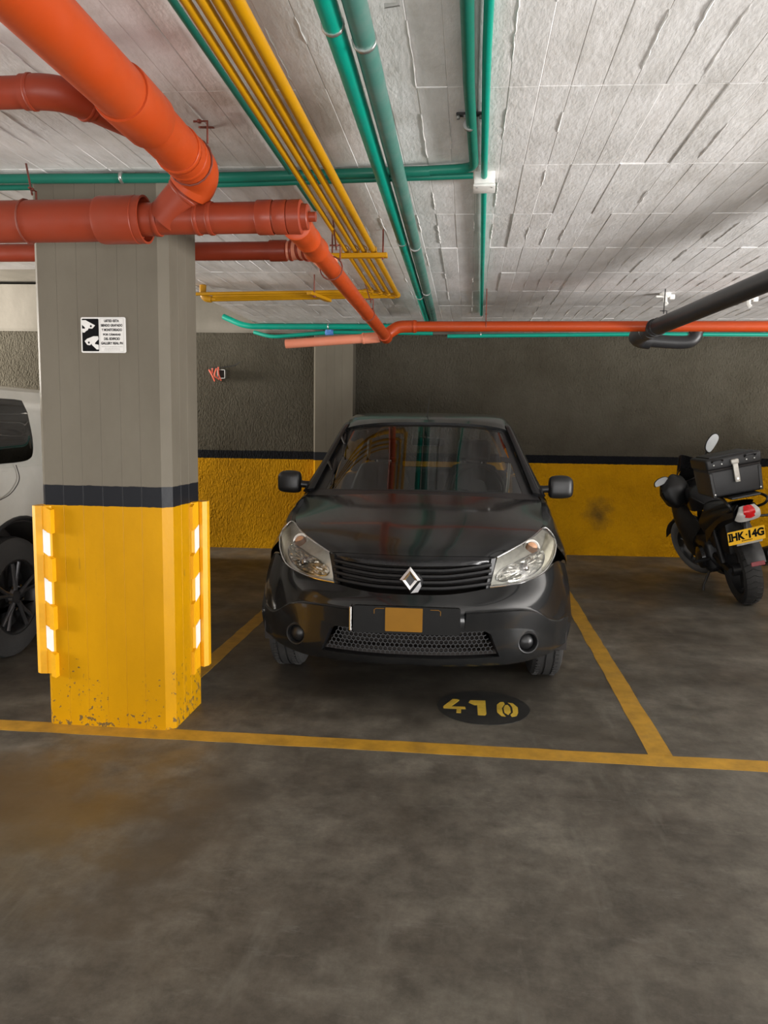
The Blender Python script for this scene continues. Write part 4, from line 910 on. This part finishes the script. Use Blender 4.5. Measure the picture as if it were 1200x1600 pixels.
rs = cp('rear_seat', box(-.62, .62, 3.1, 3.26, .45, 1.08, .05, 3), 'seat')
for x in (-.38, .38): cp('headrest', box(x-.12, x+.12, 3.2, 3.28, 1.09, 1.21, .03, 3), 'seat', rs)
cp('cabin_floor', box(-.76, .76, 1.3, 3.9, .2, .3), 'seat'); cp('underbody', box(-.62, .62, .42, 3.9, .17, .28), 'gap'); 
cp('belt', tube([(.66, 2.5, 1.3), (.64, 2.45, 1.0), (.6, 2.4, .6)], .012, 6), 'lining', None)
# ------------------------------------------------------------------ the pale car behind the pillar
sv = thing('car', 'pale silver sport utility car partly hidden behind the yellow-based pillar at left', 'car', (-3.60, 4.27, 0))
def sboth(name, m, mat, parent=None, keep=False):
    out = []; k = 1 if keep else -1
    for s in (1, -1):
        q = M(); q.v = [(s*x, k*y, z) for x, y, z in m.v]; q.f = list(m.f); q.sm = list(m.sm); out.append(obj(name, q, mat, parent or sv))
    return out
def turn(m): return m.xf(lambda x, y, z: (x, -y, z))
def sarch(y):
    best = .3
    for c in (-.05, -2.67):
        d = .48**2-(y-c)**2
        if d > 0: best = max(best, .37+math.sqrt(d))
    return best
rows = []
ys = [-3.45, -3.3, -3.16, -3.1, -3.0, -2.85, -2.67, -2.5, -2.34, -2.24, -2.18, -2.0, -1.3, -.62, -.48, -.43, -.36, -.26, -.12, .03, .18, .32, .42, .49, .54, .65, .8, .88]
for y in ys:
    lo = sarch(y); k = max(0, -3.0-y)*.45+max(0, y-.55)*.35; belt = 1.16+.02*y*.5 if y > -2.1 else 1.12-(-2.1-y)*.12
    rows.append([(.84-k, y, lo), (.872-k, y, max(lo+.01, min(.6, lo+.2))), (.875-k, y, max(lo+.03, .86)), (.868-k, y, max(lo+.05, 1.02)), (.85-k, y, belt)])
side = patch(rows, 4, 2)
sboth('body_side', side, 'suv')
up = []
for y, x1, z1, x2, z2 in ((-2.1, .84, 1.13, .83, 1.14), (-1.6, .79, 1.35, .73, 1.48), (-1.2, .77, 1.42, .66, 1.62), (-.4, .765, 1.43, .655, 1.635), (.3, .76, 1.43, .65, 1.63), (.62, .74, 1.42, .63, 1.60), (.84, .70, 1.36, .60, 1.55)):
    up.append([(.851 if y < .6 else (.815 if y < .8 else .752), y, 1.14+.01*y), (x1+.03, y, z1*.55+.52), (x1-.02, y, z1+.06), (x2, y, z2)])
sboth('upper_side', patch(up, 4, 4), 'suv')
top = [[(x2, y, z2), (x2*.9, y, z2+.025), (x2*.5, y, z2+.05), (0, y, z2+.06)] for y, x1, z1, x2, z2 in ((-1.6, .79, 1.35, .73, 1.48), (-1.2, .77, 1.42, .66, 1.62), (-.4, .765, 1.43, .655, 1.635), (.3, .76, 1.43, .65, 1.63), (.62, .74, 1.42, .63, 1.60), (.84, .70, 1.36, .60, 1.55))]
top = [r[::-1] for r in top]
obj('roof', turn(patch(top, 4, 4, True)), 'suv', sv)
obj('hood', turn(patch([[(0, -3.4, .92), (.4, -3.36, .92), (.7, -3.28, .94)], [(0, -2.9, 1.05), (.4, -2.88, 1.05), (.82, -2.8, 1.03)], [(0, -2.2, 1.16), (.4, -2.18, 1.16), (.84, -2.1, 1.13)]], 5, 5, True)), 'suv', sv)
obj('windscreen', turn(patch([[(0, -2.2, 1.16), (.4, -2.18, 1.16), (.83, -2.1, 1.13)], [(0, -1.6, 1.52), (.4, -1.6, 1.51), (.73, -1.6, 1.47)]], 4, 4, True)), 'darkglass', sv)
obj('front_bumper', turn(patch([[(0, -3.4, .92), (.4, -3.36, .92), (.68, -3.3, .93)], [(0, -3.52, .7), (.4, -3.48, .7), (.68, -3.4, .72)], [(0, -3.52, .3), (.4, -3.48, .3), (.66, -3.4, .3)]], 5, 5, True)), 'suv', sv)
obj('tailgate', turn(patch([[(0, .90, 1.605), (.4, .89, 1.59), (.60, .84, 1.545)], [(0, .97, 1.14), (.45, .955, 1.14), (.735, .885, 1.14)], [(0, 1.0, .9), (.5, .98, .9), (.76, .885, .9)], [(0, .98, .32), (.5, .96, .32), (.735, .885, .30)]], 5, 5, True)), 'suv', sv)
obj('rear_window', turn(patch([[(0, .965, 1.18), (.4, .952, 1.18), (.66, .905, 1.19)], [(0, .92, 1.54), (.35, .915, 1.53), (.57, .878, 1.50)]], 4, 4, True)), 'darkglass', sv)
obj('underbody', box(-.7, .7, -.8, 3.3, .25, .5), 'gap', sv); obj('cabin_fill', box(-.6, .6, -.75, 1.9, .5, 1.14), 'gap', sv)
def xs(z): return .851+(z-1.14)*(-.17) if z < 1.3 else .824+(z-1.3)*(-.48)
def pane(cols): return [[(xs(z)+.012, y, z) for z in [zl+(zt-zl)*q/4 for q in range(5)]] for y, zl, zt in cols]
qw = pane(((-.62, 1.22, 1.50), (-.4, 1.19, 1.565), (-.05, 1.188, 1.58), (.13, 1.192, 1.58), (.22, 1.205, 1.58), (.27, 1.24, 1.58), (.32, 1.34, 1.58), (.40, 1.50, 1.575)))
fw = pane(((.78, 1.17, 1.58), (.95, 1.165, 1.58), (1.25, 1.16, 1.52), (1.65, 1.155, 1.36), (1.9, 1.15, 1.24)))
for w_ in (qw, fw):
    g = sboth('side_window', thicken(patch(w_, 3, 3), .006), 'darkglass', None, True)
    sboth('window_backing', patch([[(x-.02, y, z) for x, y, z in r] for r in w_], 3, 3), 'gap', None, True)
sboth('door_seam', tube(cr1([(.862, .06, 1.175), (.877, .065, 1.10), (.885, .02, 1.05), (.888, -.07, 1.0), (.886, -.22, .96), (.883, -.37, .86)], 5), .0028, 6), 'gap', None, True)
sboth('arch_trim', tube([(.872, -.05+.48*math.cos(R(a)), .37+.48*math.sin(R(a))) for a in range(-5, 186, 8)], .016, 8), 'trim')
for s in (1, -1):
    for yc in (0.0, 2.67):
        def fx(m):
            if s < 0: m.v = [(-x, y, z) for x, y, z in m.v]
            return m
        t = obj('tyre', fx(lathe([(-.11, .23), (-.115, .27), (-.11, .33), (-.09, .362), (-.06, .37), (.06, .37), (.09, .362), (.11, .33), (.115, .27), (.11, .23)], (.765, yc, .37), (1, 0, 0), 44)), 'tyre', sv)
        rm = obj('rim', fx(lathe([(.112, .232), (.112, .222), (.10, .212), (.03, .205), (.02, .0)], (.765, yc, .37), (1, 0, 0), 40)), 'trim', t)
        for k in range(5):
            for d in (-.16, .16):
                a = 2*math.pi*k/5+.3; ca, sa = math.cos(a), math.sin(a); cb, sb = math.cos(a+d), math.sin(a+d)
                q = tube([(.86, yc+.045*ca, .37+.045*sa), (.862, yc+.12*math.cos(a+d*.7), .37+.12*math.sin(a+d*.7)), (.868, yc+.215*cb, .37+.215*sb)], [.016, .012, .013], 8); obj('spoke', fx(q), 'alloy', t)
        obj('hub_cap', fx(lathe([(.06, .0), (.06, .05), (.085, .055), (.10, .04), (.102, 0)], (.765, yc, .37), (1, 0, 0), 24)), 'alloy', t)
        for k in range(5):
            a = 2*math.pi*k/5+.9; obj('wheel_nut', fx(lathe([(.0, .011), (.014, .010), (.016, .0)], (.855, yc+.075*math.cos(a), .37+.075*math.sin(a)), (1, 0, 0), 6)), 'chrome', t)
        obj('wheel_well', fx(lathe([(-.3, .475), (.10, .475), (.10, .46), (-.29, .46), (-.29, 0)], (.765, yc+(.05 if yc < 1 else 0), .37), (1, 0, 0), 30).xf(lambda x, y, z: (x, y, max(z, .3)))), 'gap', sv)

# ------------------------------------------------------------------ motorcycle
BX, BY, LEAN = 2.385, 6.58, R(13); cL, sL = math.cos(LEAN), math.sin(LEAN)
bike = thing('motorcycle', 'black motorcycle with top box leaning on its stand by the yellow wall at right', 'motorcycle', (BX, BY, 0))
def lean(m): return m.xf(lambda a, b, h: (a*cL-h*sL, b, a*sL+h*cL))
def bo(name, m, mat, parent=None, label=None):
    o = obj(name, lean(m), mat, parent or bike)
    if label: o['label'] = label
    return o
def tyre_prof(R_, w_): return [(-w_*.32, R_*.68), (-w_*.46, R_*.76), (-w_*.5, R_*.86), (-w_*.42, R_*.94), (-w_*.24, R_*.985), (0, R_), (w_*.24, R_*.985), (w_*.42, R_*.94), (w_*.5, R_*.86), (w_*.46, R_*.76), (w_*.32, R_*.68)]
rt = bo('rear_tyre', lathe(tyre_prof(.30, .15), (0, 0, .30), (1, 0, 0), 48), 'tyre')
tr = M()
for k in range(36):
    a = 2*math.pi*k/36
    for s in (1, -1): tr.join(tube([(s*.005, math.cos(a)*.302, .30+math.sin(a)*.302), (s*.035, math.cos(a+.05)*.299, .30+math.sin(a+.05)*.299), (s*.062, math.cos(a+.08)*.285, .30+math.sin(a+.08)*.285)], .004, 5))
o = bo('tread_bar', tr, 'tyre', rt); o['kind'] = 'stuff'
rr = bo('rear_rim', lathe([(-.045, .205), (-.05, .195), (0, .185), (.05, .195), (.045, .205)], (0, 0, .30), (1, 0, 0), 36), 'trim')
for k in range(5):
    a = 2*math.pi*k/5; bo('spoke', tube([(0, .03*math.cos(a), .30+.03*math.sin(a)), (0, .19*math.cos(a), .30+.19*math.sin(a))], .016, 8), 'trim', rr)
bo('rear_hub', lathe([(-.08, 0), (-.08, .05), (.08, .05), (.08, 0)], (0, 0, .30), (1, 0, 0), 16), 'trim', rr)
ST = R(24); FC = (-.02, 1.30, .30)
def steer(m):
    c_, s_ = math.cos(ST), math.sin(ST)
    def f(a, b, h):
        ax = 1.30-(h-.30)*.45; x, y = a, b-ax
        return (x*c_-y*s_-.01, x*s_+y*c_+ax, h-x*.22*s_*1.2*0+ (x*.18 if h > .6 else x*.10))
    return m.xf(f)
ft_ = bo('front_tyre', steer(lathe(tyre_prof(.30, .10), (0, 1.30, .30), (1, 0, 0), 44)), 'tyre')
fr_ = bo('front_rim', steer(lathe([(-.035, .205), (-.04, .195), (0, .187), (.04, .195), (.035, .205)], (0, 1.30, .30), (1, 0, 0), 36)), 'trim')
for k in range(5):
    a = 2*math.pi*k/5+.4; bo('spoke', steer(tube([(0, 1.30+.03*math.cos(a), .30+.03*math.sin(a)), (0, 1.30+.19*math.cos(a), .30+.19*math.sin(a))], .013, 8)), 'trim', fr_)
bo('brake_disc', steer(lathe([(.045, .06), (.045, .13), (.05, .13), (.05, .06)], (0, 1.30, .30), (1, 0, 0), 28)), 'steel', fr_)
for s in (1, -1): bo('fork_leg', steer(tube([(s*.075, 1.29, .30), (s*.075, 1.15, .62), (s*.075, 1.0, .98)], [.026, .026, .019], 12)), 'trim')
bo('front_mudguard', steer(patch([[(x, 1.30+.335*math.cos(R(t)), .30+.335*math.sin(R(t))-abs(x)*.35) for x in (-.065, -.03, 0, .03, .065)] for t in range(20, 176, 15)], 3, 3)), 'seatv')
bo('engine', box(-.15, .15, .42, .86, .20, .50, .05, 3).join(tube([(0, .8, .42), (0, .98, .50)], [.10, .085], 16)), 'trim')
for s in (1, -1): bo('engine_cover', lathe([(0, .0), (0, .11), (.03, .10), (.045, .06), (.045, 0)], (s*.15, .55, .34), (s, 0, 0), 24), 'glossblack')
bo('frame_tube', tube([(0, .95, .90), (0, .70, .72), (0, .36, .66), (0, .30, .38), (0, .5, .22)], .026, 10), 'seatv')
bo('belly_pan', patch([[(-.13, .35, .34), (0, .35, .16), (.13, .35, .34)], [(-.17, .7, .44), (0, .7, .15), (.17, .7, .44)], [(-.12, 1.0, .52), (0, 1.02, .28), (.12, 1.0, .52)]], 5, 5), 'seatv')
for s in (1, -1):
    bo('swingarm', tube([(s*.09, 0, .30), (s*.09, .22, .33), (s*.07, .42, .36)], [.022, .028, .032], 10), 'trim')
    bo('shock', tube([(s*.12, .06, .36), (s*.12, .18, .66)], [.024, .020], 12), 'trim')
    bo('footpeg', tube([(s*.12, .42, .34), (s*.27, .40, .34)], .015, 8), 'trim')
    bo('side_fairing', thicken(patch([[(s*.08, .70, .60), (s*.16, .75, .45), (s*.14, .78, .28)], [(s*.15, .95, .84), (s*.235, .96, .66), (s*.18, .95, .38)], [(s*.12, 1.2, .95), (s*.19, 1.22, .78), (s*.12, 1.12, .52)]], 5, 5), .012), 'seatv')
    bo('tail_fairing', thicken(patch([[(s*.06, -.36, .90), (s*.09, -.34, .84), (s*.05, -.32, .78)], [(s*.10, .0, .86), (s*.15, .0, .78), (s*.10, .0, .68)], [(s*.12, .4, .78), (s*.17, .4, .68), (s*.12, .4, .54)]], 4, 5), .01), 'seatv')
bo('fuel_tank', patch([[(-.06, .45, .78), (-.08, .45, .83), (0, .45, .85), (.08, .45, .83), (.06, .45, .78)], [(-.15, .65, .76), (-.16, .65, .92), (0, .65, .98), (.16, .65, .92), (.15, .65, .76)], [(-.13, .92, .82), (-.14, .92, .96), (0, .92, 1.02), (.14, .92, .96), (.13, .92, .82)], [(-.05, 1.04, .9), (-.06, 1.04, .95), (0, 1.04, .97), (.06, 1.04, .95), (.05, 1.04, .9)]], 5, 5), 'glossblack')
bo('seat', patch([[(-.07, -.30, .885), (-.085, -.30, .91), (0, -.30, .925), (.085, -.30, .91), (.07, -.30, .885)], [(-.11, .0, .80), (-.125, .0, .86), (0, .0, .88), (.125, .0, .86), (.11, .0, .80)], [(-.12, .3, .74), (-.13, .3, .80), (0, .3, .82), (.13, .3, .80), (.12, .3, .74)], [(-.05, .52, .80), (-.06, .52, .84), (0, .52, .86), (.06, .52, .84), (.05, .52, .80)]], 5, 5), 'seatv')
bo('headlamp_cowl', steer(patch([[(-.10, 1.02, 1.06), (-.15, 1.08, .94), (-.09, 1.10, .80)], [(0, 1.06, 1.12), (0, 1.24, .95), (0, 1.18, .78)], [(.10, 1.02, 1.06), (.15, 1.08, .94), (.09, 1.10, .80)]], 6, 5)), 'seatv')
bo('fly_screen', thicken(steer(patch([[(-.12, 1.04, 1.06), (-.09, .98, 1.20)], [(0, 1.10, 1.10), (0, 1.02, 1.26)], [(.12, 1.04, 1.06), (.09, .98, 1.20)]], 5, 4)), .005), 'glossblack')
hb = bo('handlebar', steer(tube(cr1([(-.36, .90, 1.03), (-.22, .95, 1.05), (-.06, 1.0, 1.0), (.06, 1.0, 1.0), (.22, .95, 1.05), (.36, .90, 1.03)], 5), .014, 10)), 'trim')
for s in (1, -1):
    bo('grip', steer(tube([(s*.25, .935, 1.045), (s*.37, .895, 1.03)], .021, 12)), 'seatv', hb)
    bo('lever', steer(tube([(s*.2, 1.0, 1.04), (s*.26, 1.03, 1.04), (s*.36, .98, 1.02)], .007, 6)), 'steel', hb)
# padded hand muff hanging on the left grip, stiff cover on the right
bo('hand_muff', steer(patch([[(-.385+.02*math.cos(R(t)), .93+.04*math.cos(R(t)), 1.01+.06*math.sin(R(t))) for t in range(0, 361, 40)], [(-.345, .93+.10*math.cos(R(t))+.015*math.cos(R(4*t)), .985+.125*math.sin(R(t))+.02*math.sin(R(3*t))) for t in range(0, 361, 40)], [(-.24, .95+.12*math.cos(R(t))+.02*math.sin(R(4*t)), .985+.16*math.sin(R(t))+.025*math.cos(R(3*t))) for t in range(0, 361, 40)], [(-.12, .98+.08*math.cos(R(t)), .98+.12*math.sin(R(t))) for t in range(0, 361, 40)]], 4, 4)), 'seatv')
bo('hand_guard', steer(patch([[(.20, 1.02, 1.10), (.20, 1.06, 1.0), (.22, 1.04, .93)], [(.32, 1.03, 1.12), (.33, 1.06, 1.02), (.33, 1.03, .94)], [(.40, .93, 1.08), (.42, .94, 1.02), (.40, .93, .97)]], 4, 4)), 'seatv')
def mirror(name, c_, tilt, stem, lab, size=1.0):
    c_ = Vector(c_); ol = []
    sh = [(-.085, -.03), (-.07, -.048), (0, -.042), (.075, -.018), (.088, .022), (.055, .045), (-.02, .038), (-.075, .005)]
    ct, st_ = math.cos(tilt), math.sin(tilt)
    for x, z in cr1([(p[0], 0, p[1]) for p in sh+[sh[0]]], 3) and [(q.x, q.z) for q in cr1([(p[0], 0, p[1]) for p in sh+[sh[0]]], 3)][:-1]: ol.append(((x*ct-z*st_)*size, (x*st_+z*ct)*size))
    sc = lambda k: [(c_.x+x*k, c_.z+z*k) for x, z in ol]
    n = len(ol); vs = []
    for k, dy in ((1.0, 0), (1.06, .008), (1.0, .03), (.6, .045), (.1, .05)): vs += [(a, c_.y+dy, b) for a, b in sc(k)]
    fs = [(L*n+i, L*n+(i+1) % n, (L+1)*n+(i+1) % n, (L+1)*n+i) for L in range(4) for i in range(n)]
    h = bo('mirror_housing', M().add(vs, fs, True), 'trim')
    bo('mirror_glass', prism(sc(.95), 'y', c_.y-.002, c_.y+.002), 'mirror', h, lab); bo('mirror_stem', tube(stem, .010, 8), 'trim', h)
mirror('m', (.205, .90, 1.322), R(38), [(.13, .96, 1.08), (.14, .96, 1.2), (.165, .93, 1.27)], 'pale mirror glass', 1.05)
mirror('m', (-.335, .80, 1.065), R(5), [(-.2, .86, 1.06), (-.25, .84, 1.062), (-.275, .82, 1.062)], 'pale mirror glass', .78)
# tail: hugger, lamp, plate, rack
bo('rear_mudguard', thicken(patch([[(-.05, -.16, .80), (0, -.17, .82), (.05, -.16, .80)], [(-.07, -.27, .62), (0, -.29, .63), (.07, -.27, .62)], [(-.075, -.36, .50), (0, -.38, .505), (.075, -.36, .50)], [(-.07, -.40, .42), (0, -.42, .42), (.07, -.40, .42)]], 4, 5), .008), 'trim')
bo('mudguard_reflector', box(-.055, .05, -.432, -.424, .405, .440, .003).xf(lambda a, b, h: (a, b, h)), 'redtape', None, 'dark red reflector strip')
tl = bo('tail_lamp', patch([[(-.085, -.37, .80), (-.105, -.385, .785), (-.06, -.40, .765), (.06, -.40, .775), (.095, -.385, .80), (.075, -.37, .815)], [(-.08, -.385, .84), (-.085, -.41, .835), (-.05, -.425, .83), (.05, -.425, .83), (.085, -.41, .845), (.08, -.385, .85)], [(-.05, -.37, .885), (-.055, -.385, .885), (-.03, -.395, .89), (.04, -.395, .89), (.06, -.385, .89), (.055, -.37, .885)]], 5, 5), 'tailwhite', None, 'milky white tail lamp with red centre')
bo('red_lens', patch([[(-.04, -.418, .80), (0, -.424, .79), (.04, -.418, .80)], [(-.045, -.428, .85), (0, -.436, .85), (.045, -.428, .85)], [(-.03, -.403, .888), (0, -.407, .893), (.03, -.403, .888)]], 5, 5), 'redlens', tl)
bo('tail_inner', box(-.06, .06, -.37, -.2, .77, .88, .01), 'seatv', tl)
pr = R(2)
def pl(m): return m.xf(lambda x, y, z: (x*math.cos(pr)-z*math.sin(pr)-.045, y-.405-(z)*.25, x*math.sin(pr)+z*math.cos(pr)+.655))
npl = bo('number_plate', pl(prism(rrect(-.142, .142, -.056, .056, .008), 'y', -.002, .002)), 'bikeplate', None, 'yellow number plate')
bo('plate_lettering', pl(text_mesh('IHK', .122, .068, bold=.05).xf(lambda a, b, c: (a-.073, -.0032, b+.008))), 'ink', npl)
bo('plate_lettering', pl(text_mesh('14G', .118, .068, bold=.05).xf(lambda a, b, c: (a+.076, -.0032, b+.008))), 'ink', npl)
for zz in (-.022, .038): bo('letter_serif', pl(prism([(-.139, zz-.005), (-.110, zz-.005), (-.110, zz+.005), (-.139, zz+.005)], 'y', -.0034, -.002)), 'ink', npl)
bo('plate_dash', pl(prism([(-.006, .003), (.006, .003), (.006, .015), (-.006, .015)], 'y', -.0034, -.002)), 'ink', npl)
m = M()
for i in range(7): m.join(box(-.04+i*.012, -.04+i*.012+.008, -.0034, -.002, -.041, -.033))
o = bo('plate_small_print', pl(m), 'ink', npl); o['kind'] = 'stuff'
bo('plate_holder', pl(box(-.08, .12, .0025, .010, -.075, .05, .003)), 'latch', npl)
bo('plate_bracket', tube([(-.02, -.30, .80), (-.03, -.36, .74), (-.04, -.385, .66)], .022, 8), 'trim')
rk = bo('luggage_rack', box(-.11, .11, -.42, .05, .955, .972, .005, 2), 'trim')
for s in (1, -1): bo('rack_stay', tube(cr1([(s*.10, .0, .96), (s*.13, -.25, .955), (s*.15, -.42, .93), (s*.13, -.40, .88), (s*.10, -.2, .83)], 5), .011, 8), 'trim', rk)
bo('tail_center', patch([[(-.1, -.34, .80), (-.08, -.34, .89), (0, -.34, .905), (.08, -.34, .89), (.1, -.34, .80)], [(-.14, -.05, .72), (-.12, -.05, .83), (0, -.05, .86), (.12, -.05, .83), (.14, -.05, .72)], [(-.15, .35, .5), (-.12, .35, .75), (0, .35, .78), (.12, .35, .75), (.15, .35, .5)]], 4, 4), 'seatv')
bo('under_seat_panel', box(-.10, .10, -.08, .42, .44, .76, .03, 2), 'seatv')
bo('exhaust', lathe([(0, .0), (0, .06), (.01, .075), (.30, .08), (.46, .055), (.5, .03), (.5, 0)], (.225, -.22, .43), (-.05, .95, -.25), 22), 'trim')
bo('exhaust_pipe', tube(cr1([(.18, .25, .31), (.17, .5, .22), (.14, .8, .22), (.06, .98, .42)], 5), .022, 10), 'trim')
bo('side_stand', tube([(-.10, .52, .24), (-.2, .48, .10), (-.243, .46, -.045)], [.013, .012, .016], 8), 'trim')
bo('rear_indicator', tube([(.08, -.33, .78), (.15, -.35, .775), (.20, -.36, .77)], [.010, .010, .022], 10), 'trim')
bo('chain_guard', box(.075, .10, .0, .40, .36, .40, .008), 'trim')
# top box standing on the rack
tb = thing('top_box', 'boxy black luggage case with steel latch on the motorcycle rack', 'luggage box', (BX-1.0*sL, BY-.1, .95))
br = R(-.5); TX, TY, TZ = -(-1.0*sL), .1, -.95
def bx(m): 
    m = m.xf(lambda x, y, z: (x*math.cos(br)-z*math.sin(br)-.025, y, x*math.sin(br)+z*math.cos(br)+.98)); lean(m); return m.xf(lambda a, b, c_: (a+TX, b+TY, c_+TZ))
def tbo(name, m, mat, parent=None): return obj(name, bx(m), mat, parent or tb)
def taper(m, k=.05): return m.xf(lambda x, y, z: (x*(.94+z*.22), y*1.0 if y > -.1 else y-(z-.1)*.05, z))
tbo('body', taper(box(-.205, .205, -.33, .09, 0, .215, .018, 3)), 'box')
ld = tbo('lid', taper(box(-.212, .212, -.337, .097, .22, .315, .02, 3)), 'box'); tbo('lid_ridge', taper(box(-.17, .17, -.29, .05, .313, .325, .01, 2)), 'box', ld)
tbo('seam', taper(box(-.202, .202, -.326, .086, .212, .224)), 'gap')
lt = tbo('latch', box(-.020, .020, -.372, -.350, .10, .27, .006, 2), 'latch'); tbo('latch_hook', box(-.030, .030, -.376, -.345, .245, .285, .010, 2), 'latch', lt); tbo('latch_key', lathe([(0, 0), (0, .010), (.005, .010), (.005, 0)], (0, -.372, .13), (0, -1, 0), 12), 'steel', lt)
for s in (1, -1):
    hd = tbo('handle', tube(cr1([(s*.085, -.345, .285), (s*.09, -.362, .30), (s*.125, -.366, .303), (s*.16, -.362, .30), (s*.165, -.345, .285)], 4), .008, 8), 'trim')
    for x in (.095, .155): tbo('rivet', lathe([(0, .0), (0, .006), (.004, .005), (.005, 0)], (s*x, -.346, .262), (0, -1, 0), 10), 'steel', hd)
    tbo('corner_rivet', lathe([(0, .0), (0, .007), (.004, .006), (.005, 0)], (s*.175, -.330, .025), (0, -1, 0), 10), 'steel')
    tbo('corner_edge', taper(box(s*.190-.014, s*.190+.014, -.334, -.30, .002, .20, .004)), 'trim')
